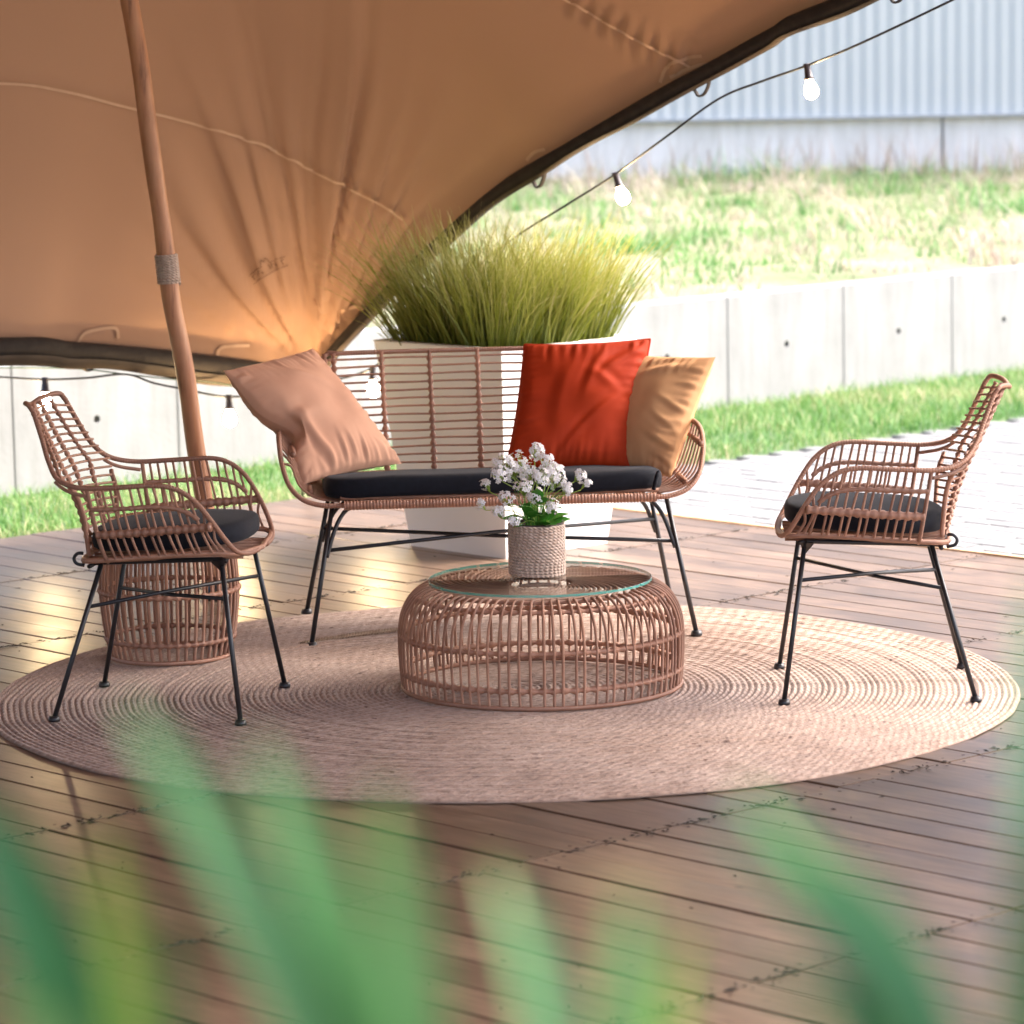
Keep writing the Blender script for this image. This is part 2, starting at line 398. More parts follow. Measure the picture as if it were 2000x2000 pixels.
# warehouse
bld = empty('warehouse', (3, BY, .5)); tag(bld, 'pale grey warehouse with corrugated metal cladding on a concrete base', 'building')
M_CLAD = simple('cladding_metal', (.40, .435, .455), (.44, .475, .49), .8, .65, cscale=(1, 1, .3))
mb = MB(); x = np.arange(-20, 22, .0125); prof = .0028 * np.clip(1.5 * np.sin(2 * np.pi * x / .10), -1, 1)
zz = [.508, 6.2]
V = [(xx, -.03 + pp, z) for xx, pp in zip(x, prof) for z in zz]
mb.add(V, [(2 * i, 2 * i + 2, 2 * i + 3, 2 * i + 1) for i in range(len(x) - 1)]); mb.build('cladding', M_CLAD, bld, False)
M_FLASH = simple('flashing_metal', (.30, .33, .36), (.36, .39, .42), 2, .5)
mb = MB(); box(mb, (-20, -.075, .488), (22, .05, .506)); mb.build('drip_flashing', M_FLASH, bld, False)
M_BASE = concrete('base_concrete', (.68, .675, .665), (.80, .795, .785))
pm = None
for k in range(-4, 5):
    if pm is None:
        mb = MB(); box(mb, (-2.24, 0, -.6), (2.24, .2, .485), .006); pm = mb.build('base_panel', M_BASE, bld, False); o = pm
    else: o = dup_obj(pm, bld)
    o.location = (.24 - 2.25 + 4.5 * k, 0, 0)
M_ROOF = simple('roof_sheet', (.3, .32, .34), (.36, .38, .4), 2, .5)
mb = MB(); box(mb, (-20, .06, 6.0), (22, 20, 6.3)); box(mb, (-20, .21, -.6), (22, 20, 5.99)); mb.build('roof', M_ROOF, bld, False)
mb = MB()
P = np.stack([rng.uniform(-2, 6, 700), rng.uniform(BY - .5, BY - .06, 700), np.full(700, .56)], 1); P = P[rng.random(700) < np.clip(.25 + .16 * P[:, 0], .1, 1)]
n = len(P); blades(mb, P, rng.uniform(.12, .42, n), rng.uniform(.008, .02, n), rng.uniform(.05, .5, n), np.clip(rng.normal(.8, .15, n), 0, 1))
M_WEED = blade_mat('dry_weeds', [(0, (.14, .15, .06)), (.6, (.34, .26, .19)), (1, (.42, .31, .26))])
tag(mb.build('dry_weeds', M_WEED, None, False, True), 'tall dry brown weeds along the foot of the warehouse', 'weeds', kind='stuff')

# ------------------------------------------------------------------ deck
PITCHW, MODW, UE, WE = .1265, 1.02, 9.245, -10.42
mb = MB(); mb.add([uw(-9, WE + .02, -.045), uw(UE - .02, WE + .02, -.045), uw(UE - .02, 9, -.045), uw(-9, 9, -.045)], [(0, 3, 2, 1)])
deck = tag(mb.build('wooden_deck', M_DARK, None, False), kind='structure')
def plank_mesh(length, lo, hi):
    mb = MB(); wd = (PITCHW - .0036) / 2; b = .0025; z1 = 0.0; z0 = -.03
    xs = np.linspace(lo, length - hi, 3)
    prof = [(-wd, z0), (-wd, z1 - b), (-wd + b, z1), (wd - b, z1), (wd, z1 - b), (wd, z0)]
    V = [(x, y, z) for x in xs for y, z in prof]; k = len(prof)
    F = [(i * k + j, i * k + j + 1, (i + 1) * k + j + 1, (i + 1) * k + j) for i in range(2) for j in range(k - 1)]
    F += [tuple(range(k))[::-1], tuple(2 * k + j for j in range(k))]
    F = [tuple(reversed(q)) for q in F]
    return mb.add(V, F)
def in_view(p, m=.14):
    if p.y < 5.7: return False
    return abs(p.x) < .141 * p.y + m + .45 and p.y > 5.9
variants = []; nails = MB(); nplank = 0; rest = MB(); cnt = 0
for k in range(-5, 18):
    wa = -5.495 + MODW * k; wb = wa + MODW
    wa = max(wa, WE)
    sgn = 0
    for j in range(0, 140):
        uc = UE - PITCHW * (j + .5)
        mid = uw(uc, (wa + wb) / 2)
        if uc < -8 or mid.y < -3 or abs(mid.x) > 8: continue
        ends = [uw(uc, wa), mid, uw(uc, wb)]
        L_ = wb - wa
        if any(in_view(e) for e in ends) and cnt < 300:
            key = (round(L_, 3), random.randrange(7))
            hit = [v for v in variants if v[0] == key]
            if hit: o = dup_obj(hit[0][1], deck)
            else:
                o = plank_mesh(L_, random.uniform(-.004, .006), random.uniform(-.004, .006)).build('plank', M_WOOD, deck, False); variants.append((key, o))
            o.location = uw(uc, wa, random.uniform(-.002, .0012)); o.rotation_euler = (random.uniform(-.006, .006), random.uniform(-.002, .002), TH - R(90) + random.uniform(-.0012, .0012))
            cnt += 1
            for w_ in (wa + .025, wb - .025):
                for du in (-.03, .032):
                    c = uw(uc + du + random.uniform(-.008, .008), w_ + random.uniform(-.007, .007), .0014); r_ = random.uniform(.0035, .0055)
                    nails.add([tuple(c + Vector((math.cos(q) * r_, math.sin(q) * r_, 0))) for q in np.arange(0, 6.28, 1.05)] + [tuple(c + Vector((0, 0, .0008)))], [(q, (q + 1) % 6, 6) for q in range(6)])
        else:
            m2 = plank_mesh(L_, .002, .002); o_ = uw(uc, wa)
            V = np.concatenate(m2.v); A = np.array(WA); B = np.array(UA)
            rest.add(np.array(o_) + V[:, :1] * A + V[:, 1:2] * B + V[:, 2:3] * np.array([0, 0, 1]), m2.f)
rest.build('planks_outside_view', M_WOOD, deck, False)['kind'] = 'stuff'
deb = MB()
for k in range(-4, 6):
    w_ = -5.495 + MODW * k
    for _ in range(760):
        u_ = random.uniform(-1, 9.2); c = uw(u_, w_ + random.gauss(0, .011), .0016)
        if not in_view(c): continue
        if noise.noise(Vector((u_ * 9, w_, 0))) < -.12: continue
        l = random.uniform(.004, .018); ww_ = random.uniform(.002, .006); t_ = random.gauss(0, .7); a_ = (UA * math.cos(t_) + WA * math.sin(t_)) * l; b_ = (WA * math.cos(t_) - UA * math.sin(t_)) * ww_
        deb.add([tuple(c - a_), tuple(c + b_ * random.uniform(.4, 1.2)), tuple(c + a_), tuple(c - b_ * random.uniform(.4, 1.2)), tuple(c + Vector((0, 0, .0025)))], [(0, 1, 4), (1, 2, 4), (2, 3, 4), (3, 0, 4)])
for _ in range(420):
    c = uw(random.uniform(-1, 9.2), random.uniform(-10.3, -4.2), .0016); l = random.uniform(.002, .012); t_ = random.uniform(0, 6.28); a_ = Vector((math.cos(t_), math.sin(t_), 0)) * l; b_ = Vector((-math.sin(t_), math.cos(t_), 0)) * l * .4
    deb.add([tuple(c - a_), tuple(c - b_), tuple(c + a_), tuple(c + b_), tuple(c + Vector((0, 0, .002)))], [(0, 1, 4), (1, 2, 4), (2, 3, 4), (3, 0, 4)])
deb.build('debris', simple('dark_debris', (.012, .009, .007), (.03, .022, .016), 60, .95), deck, False)['kind'] = 'stuff'
nails.build('nails', M_NAIL, deck, False)['kind'] = 'stuff'
mb = MB()                                                   # light edge trim along the open side
V = []; ws = np.linspace(WE, 8, 60)
for w_ in ws:
    du = .006 * math.sin(w_ * 1.7) + .004 * noise.noise(Vector((w_, 0, 0)))
    for a, z in ((.004, -.06), (.004, .006), (.03, .006), (.03, -.06)): V.append(tuple(uw(UE + a + du, w_, z)))
mb.add(V, [(i * 4 + j, i * 4 + j + 1, (i + 1) * 4 + j + 1, (i + 1) * 4 + j) for i in range(59) for j in range(3)])
mb.build('edge_board', M_TRIM, deck, False)

# ------------------------------------------------------------------ rug
RZ = .010
def rug_mat():
    m, nt, p, L = node_mat('jute'); uv = coords(nt, 'UV'); ob = coords(nt, 'Object')
    n1 = tex_noise(nt, ob, 2.2, 6, .6); fl = tex_noise(nt, coords(nt, 'UV', (38, 62, 1)), 1.0, 3)
    fine = tex_noise(nt, coords(nt, 'UV', (140, 210, 1)), 1.0, 3)
    sp = tex_noise(nt, coords(nt, 'UV', (24, 60, 1)), 1.0, 1)
    r = ramp(nt, n1.outputs[0], [(.3, (.30, .195, .14)), (.7, (.45, .335, .27))])
    r2 = ramp(nt, fl.outputs[0], [(.25, (.52, .46, .42)), (.6, (1.08, 1.05, 1.03))])
    r3 = ramp(nt, sp.outputs[0], [(.26, (.30, .19, .15)), (.32, (1, 1, 1))])
    def mul(a, b, f):
        x = nt.nodes.new('ShaderNodeMix'); x.data_type = 'RGBA'; x.blend_type = 'MULTIPLY'; x.inputs[0].default_value = f
        L(a, x.inputs[6]); L(b, x.inputs[7]); return x.outputs[2]
    L(mul(mul(r.outputs[0], r2.outputs[0], 1), r3.outputs[0], .85), p.inputs['Base Color']); p.inputs['Roughness'].default_value = .9
    p.inputs['Sheen Weight'].default_value = .2
    w = nt.nodes.new('ShaderNodeTexWave'); w.bands_direction = 'DIAGONAL'; w.inputs['Scale'].default_value = 16; w.inputs['Distortion'].default_value = 3; w.inputs['Detail'].default_value = 2
    w.inputs['Detail Scale'].default_value = 3; L(coords(nt, 'UV', (1, 1, 1)), w.inputs['Vector'])
    b1 = bump(nt, w.outputs[0], .5, .004); L(bump(nt, fine.outputs[0], .6, .003, b1), p.inputs['Normal'])
    return m
M_JUTE = rug_mat()
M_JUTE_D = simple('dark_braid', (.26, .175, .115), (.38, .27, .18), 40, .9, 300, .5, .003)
RUGC = (-.03, 9.55)
NR, SEG, SUB = 84, 256, 4
rr = np.linspace(.004, 1.37, NR * SUB + 1); th = np.linspace(0, 2 * np.pi, SEG, endpoint=False)
wob = np.array([1 + .012 * noise.noise(Vector((math.cos(t) * 1.6, math.sin(t) * 1.6, 3.3))) + .004 * noise.noise(Vector((math.cos(t) * 9, math.sin(t) * 9, 1))) for t in th])
ridge = np.abs(np.sin(np.pi * np.arange(NR * SUB + 1) / SUB)) ** .6
X = rr[:, None] * np.cos(th) * (1 + (wob - 1) * (rr[:, None] / 1.37)); Y = 1.025 * rr[:, None] * np.sin(th) * (1 + (wob - 1) * (rr[:, None] / 1.37))
ringh = np.array([random.uniform(.6, 1.15) for _ in range(NR + 1)])[np.minimum(NR, np.arange(NR * SUB + 1) // SUB)]
Z = np.full_like(X, RZ - .0065) + (.0062 * ringh * ridge)[:, None]
Z += .0045 * np.array([[noise.noise(Vector((x * 2.2, y * 2.2, 7))) for x, y in zip(a, b)] for a, b in zip(X, Y)]).clip(-.3, 1)
lift = np.exp(-(((rr[:, None] - .86) / .035) ** 2)) * np.exp(-(((th[None, :] - 2.25) / .26) ** 2)); Z += .012 * lift
V = np.stack([X, Y, Z], 2); 
edge = V[-1].copy(); edge[:, 2] = .0005; V = np.concatenate([V, edge[None]])
U_ = np.stack([np.broadcast_to(th * .9, (len(rr) + 1, SEG)) * 1.0, np.repeat(np.r_[rr, 1.38][:, None], SEG, 1)], 2)
U_ = U_.copy(); U_[..., 0] = th[None, :] * np.maximum(.08, np.round(np.r_[rr, 1.38] / (1.37 / NR)) * (1.37 / NR))[:, None]
F = [(i * SEG + k, (i + 1) * SEG + k, (i + 1) * SEG + (k + 1) % SEG, i * SEG + (k + 1) % SEG) for i in range(len(V) - 1) for k in range(SEG)]
rug = MB().add(V.reshape(-1, 3), F, U_.reshape(-1, 2)).build('rug', M_JUTE)
rug.location = (RUGC[0], RUGC[1], 0); tag(rug, 'large round braided jute rug lying on the wooden deck', 'rug')
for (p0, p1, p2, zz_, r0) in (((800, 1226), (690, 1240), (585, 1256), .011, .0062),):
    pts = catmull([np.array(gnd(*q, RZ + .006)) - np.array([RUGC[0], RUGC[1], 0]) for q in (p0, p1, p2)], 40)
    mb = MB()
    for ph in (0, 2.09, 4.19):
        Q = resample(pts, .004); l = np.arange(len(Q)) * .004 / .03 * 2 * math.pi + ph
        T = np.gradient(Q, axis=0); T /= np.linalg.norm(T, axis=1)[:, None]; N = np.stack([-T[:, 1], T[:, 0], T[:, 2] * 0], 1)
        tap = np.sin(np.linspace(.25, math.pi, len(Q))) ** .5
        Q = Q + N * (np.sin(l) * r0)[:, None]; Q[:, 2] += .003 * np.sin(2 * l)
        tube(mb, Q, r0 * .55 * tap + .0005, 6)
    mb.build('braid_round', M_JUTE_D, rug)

# ------------------------------------------------------------------ rattan chair
def mirror_y(P): P = np.array(P, float); P[:, 1] *= -1; return P
ARM = [(-.302, .15, .790), (-.275, .175, .725), (-.250, .205, .668), (-.215, .245, .627), (-.150, .274, .610), (-.05, .285, .613), (.05, .286, .618), (.105, .283, .607),
       (.150, .276, .575), (.187, .262, .524), (.216, .240, .474), (.236, .205, .440), (.250, .140, .425), (.256, .05, .421)]
armc = catmull(ARM, 10)
def on_arm(x):                                            # point of the arm rail at local x (front branch)
    k = [i for i in range(len(armc)) if armc[i][2] > .45 or armc[i][0] > .2]
    i = min(range(40, len(armc)), key=lambda q: abs(armc[q][0] - x) + (0 if armc[q][0] <= .26 else 1)); return armc[i]
def back_pt(y_, v):                                       # back shell: v 0 seat .. 1 top, y_ in -1..1
    hw = np.interp(v, [0, .25, .46, .55, .654, .80, 1], [.150, .160, .188, .238, .203, .174, .148])
    x = np.interp(v, [0, .3, .5, .75, 1], [-.188, -.220, -.250, -.296, -.340]); z = np.interp(v, [0, 1], [.418, .800])
    return np.array([x + .042 * y_ * y_ * np.interp(v, [0, .4, 1], [.5, 1.25, .9]), hw * y_, z - .012 * y_ * y_ * v])
def rim_pt(a):                                            # seat rim, a 0 front .. 1 rear (half), y>0 side
    P = catmull([(.256, .0, .421), (.236, .19, .432), (.17, .222, .437), (.0, .222, .426), (-.12, .205, .414), (-.178, .165, .408), (-.196, 0, .406)], 12)
    return P[int(round(a * (len(P) - 1)))]
def build_chair():
    root = empty('rattan_armchair')
    mb = MB(); loop = np.vstack([armc[::-1], mirror_y(armc)])
    top = catmull([ARM[0], (-.318, .142, .808), (-.343, .08, .805), (-.352, 0, .794), (-.343, -.08, .805), (-.318, -.142, .808), (-.302, -.15, .790)], 8)
    braid(mb, np.vstack([mirror_y(armc[::-1])[::1], top[::-1][1:-1], armc]), .0066, .0075, .07)
    mb.build('arm_rail', M_RATTAN, root)
    mb = MB(); rim = np.array([rim_pt(a) for a in np.linspace(0, 1, 60)])
    tube(mb, resample(np.vstack([rim, mirror_y(rim[::-1][1:-1])]), .012), .0072, 8, True); mb.build('seat_rim', M_RATTAN, root)
    for s in (1, -1):                                     # side rods
        xs = np.linspace(-.135, .135, 13)
        for k, x in enumerate(xs):
            a = on_arm(x) * np.array([1, 1, 1]); bx = -.105 + (x + .135) / .27 * .28
            rp = min((rim_pt(q) for q in np.linspace(.1, .9, 120)), key=lambda p: abs(p[0] - bx))
            m1 = a * .62 + rp * .38 + np.array([0, .014, 0]); m2 = a * .25 + rp * .75 + np.array([0, .022, .004])
            P = catmull([a, m1, m2, rp + np.array([0, .002, 0]), rp + np.array([0, -.03, -.006])], 6); P[:, 1] *= s
            mb = MB(); tube(mb, P, .0056 if k == 0 else .0035, 7); mb.build('side_rod', M_RATTAN_ROD, root)
        # front slanted rods where the arm curves down
        for a_i, bx in ((.168, .195), (.195, .214)):
            a = on_arm(a_i); rp = min((rim_pt(q) for q in np.linspace(0, .5, 80)), key=lambda p: abs(p[0] - bx))
            P = catmull([a, a * .5 + rp * .5 + np.array([-.012, .006, 0]), rp], 8); P[:, 1] *= s
            mb = MB(); tube(mb, P, .0036, 7); mb.build('side_rod', M_RATTAN_ROD, root)
        for dz, r_, xa, xb, pit in ((-.055, .0062, -.135, .140, .0215), (-.125, .0110, -.132, .178, .0215)):
            pts = []
            for x in np.linspace(xa, xb, 24):
                a = on_arm(min(x, .175)); bx = -.105 + (min(x, .175) + .135) / .27 * .28
                rp = min((rim_pt(q) for q in np.linspace(.05, .9, 60)), key=lambda p: abs(p[0] - bx)); q = dz / (rp[2] - a[2]) if dz > -.1 else (.497 + .08 * x - a[2]) / (rp[2] - a[2])
                pp = a * (1 - q) + rp * q; pp[1] += .014 if dz > -.1 else .021; pts.append(pp)
            P = resample(np.array(pts), .006); P[:, 1] *= s
            mb = MB(); braid(mb, P, r_, pit, .15); mb.build('woven_band', M_RATTAN, root)
        # strand that ties the arm to the back
        P = catmull([(-.135, .272, .588), (-.178, .258, .596), (-.205, .246, .606), (-.226, .236, .620)], 8); P[:, 1] *= s
        mb = MB(); tube(mb, P, .0048, 7); mb.build('arm_tie', M_RATTAN, root)
        P = resample([back_pt(1, v) for v in np.linspace(0, .48, 20)], .01); P[:, 1] *= s
        mb = MB(); tube(mb, P, .0064, 8); mb.build('back_edge', M_RATTAN, root)
    for y_ in (-.62, -.21, .21, .62):
        mb = MB(); braid(mb, [back_pt(y_, v) for v in np.linspace(-.01, 1, 40)], .0072, .0215, .34, flat=.8); mb.build('back_upright', M_RATTAN, root)
    for v in np.linspace(.045, .965, 19):
        mb = MB(); tube(mb, resample([back_pt(y_, v) + np.array([.004 * math.cos(y_ * 7.5), 0, 0]) for y_ in np.linspace(-1, 1, 24)], .014), .0034, 6); mb.build('back_rod', M_RATTAN_ROD, root)
    for y_ in (-.15, -.09, -.03, .03, .09, .15):           # seat underside slats
        mb = MB(); tube(mb, [(.24, y_, .418), (.02, y_, .412), (-.185, y_, .402)], .006, 6); mb.build('seat_slat', M_RATTAN_ROD, root)
    FT = {(1, 1): (.248, .262), (1, -1): (.248, -.262), (-1, 1): (-.248, .244), (-1, -1): (-.248, -.244)}
    TP = {(1, 1): (.188, .175, .418), (1, -1): (.188, -.175, .418), (-1, 1): (-.140, .125, .400), (-1, -1): (-.140, -.125, .400)}
    for key in FT:
        f = np.array([*FT[key], .006]); t = np.array(TP[key])
        mb = MB(); tube(mb, [f, f * .5 + t * .5, t], .0066, 10); lg = mb.build('leg', M_BLACK, root)
        mb = MB(); lathe(mb, [(0.0001, 0), (.0150, 0), (.0155, .006), (.0125, .014), (.0001, .0145)], 16, (f[0], f[1], 0)); mb.build('foot_cap', M_BLACK, lg)
    def legpt(key, z): f = np.array([*FT[key], .006]); t = np.array(TP[key]); q = (z - f[2]) / (t[2] - f[2]); return f * (1 - q) + t * q
    mid = np.array([0, 0, .298])
    for a, b in (((1, 1), (-1, -1)), ((1, -1), (-1, 1))):
        mb = MB(); d = .004 if a == (1, 1) else -.004
        tube(mb, [legpt(a, .315), mid + np.array([0, 0, d]), legpt(b, .285)], .0052, 8); mb.build('cross_brace', M_BLACK, root)
    mb = MB()
    tube(mb, [(.205, -.19, .412), (.19, -.175, .414), (-.142, -.125, .396), (-.172, -.13, .394)], .0062, 8)
    tube(mb, [(.205, .19, .412), (.19, .175, .414), (-.142, .125, .396), (-.172, .13, .394)], .0062, 8)
    tube(mb, [(.188, -.19, .408), (.188, .19, .408)], .0062, 8); tube(mb, [(-.165, -.16, .391), (-.165, .16, .391)], .0062, 8)
    for sy in (-1, 1): tube(mb, catmull([(-.180, sy * .150, .392), (-.20, sy * .155, .398), (-.206, sy * .155, .412), (-.196, sy * .155, .424), (-.182, sy * .15, .424)], 5), .0045, 7)
    for sy in (-1, 1):
        mb.add([(.205, sy * .15, .413), (.165, sy * .15, .411), (.188, sy * .172, .38), (.205, sy * .2, .416), (.165, sy * .2, .412)], [(0, 1, 2), (0, 2, 3), (1, 4, 2), (3, 2, 4)])
    mb.build('seat_frame', M_BLACK, root)
    return root
def pad_mesh(hx, hy, th_, e=.62, n=56, dome=.012, front_round=0):
    """soft seat pad, superellipse outline, rounded edge, slightly domed and creased"""
    mb = MB(); rings = [(1.0 - .0, -.5), (1.0, -.36), (1.012, -.1), (1.012, .12), (.995, .34), (.955, .47), (.88, .52), (.72, .55), (.5, .57), (.25, .58), (0.001, .58)]
    rings = [(0.001, -.5), (.9, -.5), (.97, -.47)] + rings[1:]
    V = []
    for r_, z_ in rings:
        for k in range(n):
            t = 2 * math.pi * k / n; c, s_ = math.cos(t), math.sin(t)
            x = hx * r_ * math.copysign(abs(c) ** e, c); y = hy * r_ * math.copysign(abs(s_) ** e, s_)
            nz = noise.noise(Vector((x * 9, y * 9, z_ * 3 + hx * 7)))
            V.append((x * (1 + .008 * nz), y * (1 + .008 * nz), th_ * z_ + (dome * (1 - r_ * r_) if z_ > .3 else 0) + .003 * nz))
    F = [(i * n + k, i * n + (k + 1) % n, (i + 1) * n + (k + 1) % n, (i + 1) * n + k) for i in range(len(rings) - 1) for k in range(n)]
    return mb.add(V, F)
def chair_pad(root, label):
    mb = pad_mesh(.208, .205, .05, .72)
    o = mb.build('seat_pad', M_PAD); 
    mw = Matrix.Translation(root.location) @ Matrix.Rotation(root.rotation_euler.z, 4, 'Z') @ Matrix.Translation((.028, 0, .4635)) @ Matrix.Rotation(-.055, 4, 'Y')
    o.matrix_world = mw; tag(o, label, 'cushion', 'black seat pads'); return o
ZR = RZ - .001
chair1 = build_chair(); chair1.location = (-.905, 9.385, ZR); chair1.rotation_euler.z = R(-9.0)
tag(chair1, 'brown rattan armchair with black legs standing in front of the barrel stool', 'armchair', 'rattan armchairs on the rug')
chair2 = copy_tree(chair1); chair2.location = (.957, 9.485, ZR); chair2.rotation_euler.z = R(177.0)
tag(chair2, 'brown rattan armchair with black legs seen side on, beside the open paved yard', 'armchair', 'rattan armchairs on the rug')
chair_pad(chair1, 'black seat pad on the armchair in front of the barrel stool')
chair_pad(chair2, 'black seat pad on the armchair beside the open paved side')

# ------------------------------------------------------------------ rattan sofa (local x right, y back)
sofa = empty('rattan_sofa', (-.050, 10.565, ZR), R(4.4))
tag(sofa, 'two seat rattan sofa with slatted back and thin black legs behind the coffee table', 'sofa')
XO = -.02
def sback(x, v):
    return np.array([x * np.interp(v, [0, 1], [.97, 1.0]) + XO, np.interp(v, [0, .5, 1], [.262, .300, .352]) - .035 * (abs(x) / .47) ** 4, np.interp(v, [0, 1], [.395, .783])])
def hoop(y0, s):                                          # arm rail: from the front rim out and up, then back to the sofa back
    return catmull([(s * .44, -.238, .398), (s * .50, -.236, .400), (s * .555, -.228, .418), (s * .592, -.205, .458), (s * .610, -.165, .515), (s * .615, -.11, .560), (s * .615, -.02, .580),
                    (s * .608, .08, .585), (s * .588, .18, .605), (s * .553, .255, .655), (s * .513, .295, .715), (s * .478, .325, .765), (s * .455, .340, .785)], 10)
hR = hoop(0, 1); hL = hoop(0, -1); hR[:, 0] -= .014; hL[:, 0] -= .014
mb = MB()
topr = np.array([sback(x, 1) for x in np.linspace(-.455, .455, 30)])
full = np.vstack([hL, topr[1:-1], hR[::-1], np.array([(x, -.238, .398) for x in np.linspace(.40, -.40, 20)])])
full[:, 0] += np.interp(full[:, 2], [.42, .7], [0, 0])
braid(mb, full, .0074, .0078, .08, closed=True); mb.build('arm_rail', M_RATTAN, sofa)
mb = MB(); braid(mb, [(x, -.243, .3985) for x in np.linspace(-.45, .45, 40)], .0135, .0095, .08, flat=1.0); mb.build('front_rail', M_RATTAN, sofa)
mb = MB(); tube(mb, resample([(-.46, -.20, .414), (0, -.20, .412), (.46, -.20, .414)], .02), .006, 6)
tube(mb, resample([(-.47, .245, .375), (.47, .245, .375)], .02), .009, 8); mb.build('seat_rail', M_RATTAN, sofa)
for x in np.arange(-3, 4) * .145:
    mb = MB(); braid(mb, [sback(x, v) for v in np.linspace(-.03, 1, 30)], .0078, .0235, .34); mb.build('back_upright', M_RATTAN, sofa)
for x in (-.462, .462):
    mb = MB(); braid(mb, [sback(x, v) for v in np.linspace(-.03, 1, 30)], .0075, .0235, .25); mb.build('back_upright', M_RATTAN, sofa)
for k in range(16):
    v = .955 - k * .0615
    mb = MB(); tube(mb, resample([sback(x, v) + np.array([0, -.003, .0012 * math.sin(x * 21 + k)]) for x in np.linspace(-.468, .468, 30)], .03), .0036, 6); mb.build('back_rod', M_RATTAN_ROD, sofa)
for s in (1, -1):
    h_ = hR if s > 0 else hL
    for k in range(12):                                   # arm rods curve from the arm rail down under the seat
        y = -.165 + k * .0365
        i = min(range(len(h_)), key=lambda q: abs(h_[q][1] - y) + (0 if h_[q][2] > .5 else 5)); a = h_[i]
        b = np.array([s * (.46 - .06 * (y + .165)), y * .98, .402 - .07 * (y + .2)])
        P = catmull([a, (s * (.596 - .10 * (y + .165)), y - .006, .505 + .02 * (k > 9)), (s * (.575 - .12 * (y + .165)), y - .01, .45 - .03 * (y + .1)), (s * (.53 - .12 * (y + .165)), y - .008, .412 - .05 * (y + .1)), b], 8)
        mb = MB(); tube(mb, P, .0040, 6); mb.build('arm_rod', M_RATTAN_ROD, sofa)
    for zt, r_ in ((.54, .0075), (.428, .0085)):
        pts = []
        for y in np.linspace(-.165, .20, 14):
            x = {.54: .590, .428: .545}[zt]; pts.append((s * (x + .001), y, zt + .012 * (y > .1)))
        mb = MB(); braid(mb, pts, r_, .0315, .25); mb.build('woven_band', M_RATTAN, sofa)
for x in np.linspace(-.42, .42, 15):
    mb = MB(); tube(mb, [(x, -.235, .402), (x, 0, .390), (x, .25, .372)], .005, 6); mb.build('seat_slat', M_RATTAN_ROD, sofa)
SF = {}
for sx in (-1, 1):
    for sy in (-1, 1):
        f = np.array([sx * .5545, sy * .30, .006]); t = np.array([sx * .482 , -.20 if sy < 0 else (.215), .398 if sy < 0 else .362])
        SF[sx, sy] = (f, t)
        mb = MB(); tube(mb, [f, f * .5 + t * .5, t], .0072, 10); lg = mb.build('leg', M_BLACK, sofa)
        mb = MB(); lathe(mb, [(.0001, 0), (.0165, 0), (.0168, .007), (.0135, .015), (.0001, .0155)], 16, (f[0], f[1], 0)); mb.build('foot_cap', M_BLACK, lg)
        q = .62; p = f * (1 - q) + t * q; p[0] -= sx * .006
        q0 = .66; p0 = f * (1 - q0) + t * q0; p0[0] -= sx * .011
        P = catmull([p, f * .18 + t * .82 - np.array([sx * .018, 0, 0]), t - np.array([sx * .030, 0, .028]), t - np.array([sx * .056, 0, .011]), t - np.array([sx * .10, 0, .007])], 8)
        mb = MB(); tube(mb, P, .0062, 8); mb.build('corner_brace', M_BLACK, sofa)
def slp(k, z): f, t = SF[k]; q = (z - f[2]) / (t[2] - f[2]); return f * (1 - q) + t * q
for a, b, d in (((-1, -1), (1, 1), .0055), ((1, -1), (-1, 1), -.0055)):
    mb = MB(); tube(mb, [slp(a, .268), np.array([0, 0, .270 + d]), slp(b, .268)], .0058, 8); mb.build('cross_brace', M_BLACK, sofa)
mb = MB()
for y, z in ((-.20, .392), (.215, .357)): tube(mb, [(-.47, y, z), (.47, y, z)], .0062, 8)
for x in (-.478, .478): tube(mb, [(x, -.20, .393), (x, .215, .358)], .0062, 8)
mb.build('seat_frame', M_BLACK, sofa)

def sofa_w(p): return Matrix.Translation(sofa.location) @ Matrix.Rotation(sofa.rotation_euler.z, 4, 'Z') @ Vector(p)
mb = MB(); nx, ny = 90, 30; V = []; TK = .058
def rr_out(a, b, hx, hy, r):                                # rounded rectangle grid warp
    return a * hx, b * hy
prof = [(-1, -.5)] ; rings = [(.0, -.5), (.5, -.5), (.94, -.5), (.975, -.44), (.99, -.30), (.995, -.05), (.995, .18), (.985, .34), (.965, .44), (.93, .50), (.85, .545), (.6, .585), (.3, .6), (.0, .6)]
hx, hy = .492, .222; per = 160
for r_, z_ in rings:
    for k in range(per):
        t = 2 * math.pi * k / per; c, s_ = math.cos(t), math.sin(t); e = .26
        ox, oy = math.copysign(abs(c) ** e, c), math.copysign(abs(s_) ** e, s_)
        inset = (1 - r_) * hy if r_ > 0 else hy
        x = ox * max(0, hx - inset); y = oy * max(0, hy - inset)
        nz = noise.noise(Vector((x * 7, y * 7, 3))); n2 = noise.noise(Vector((x * 18, y * 5, z_ * 4)))
        V.append((x + .002 * n2, y + .002 * n2, TK * z_ + (.006 * nz + .002 * n2 if abs(z_) > .1 else .002 * nz)))
F = [(i * per + k, i * per + (k + 1) % per, (i + 1) * per + (k + 1) % per, (i + 1) * per + k) for i in range(len(rings) - 1) for k in range(per)]
mb.add(V, F); sc = mb.build('seat_pad', M_PAD)
sc.location = sofa_w((-.012, -.004, .427)); sc.rotation_euler = (R(-5.2), 0, sofa.rotation_euler.z)
tag(sc, 'long black seat pad lying on the rattan sofa', 'cushion')
mb = MB(); braid(mb, [(.455, -.222, -.028), (.462, -.228, .0), (.47, -.214, .02)], .012, .02, .1, flat=.5); mb.build('tie_strap', M_PAD, sc)

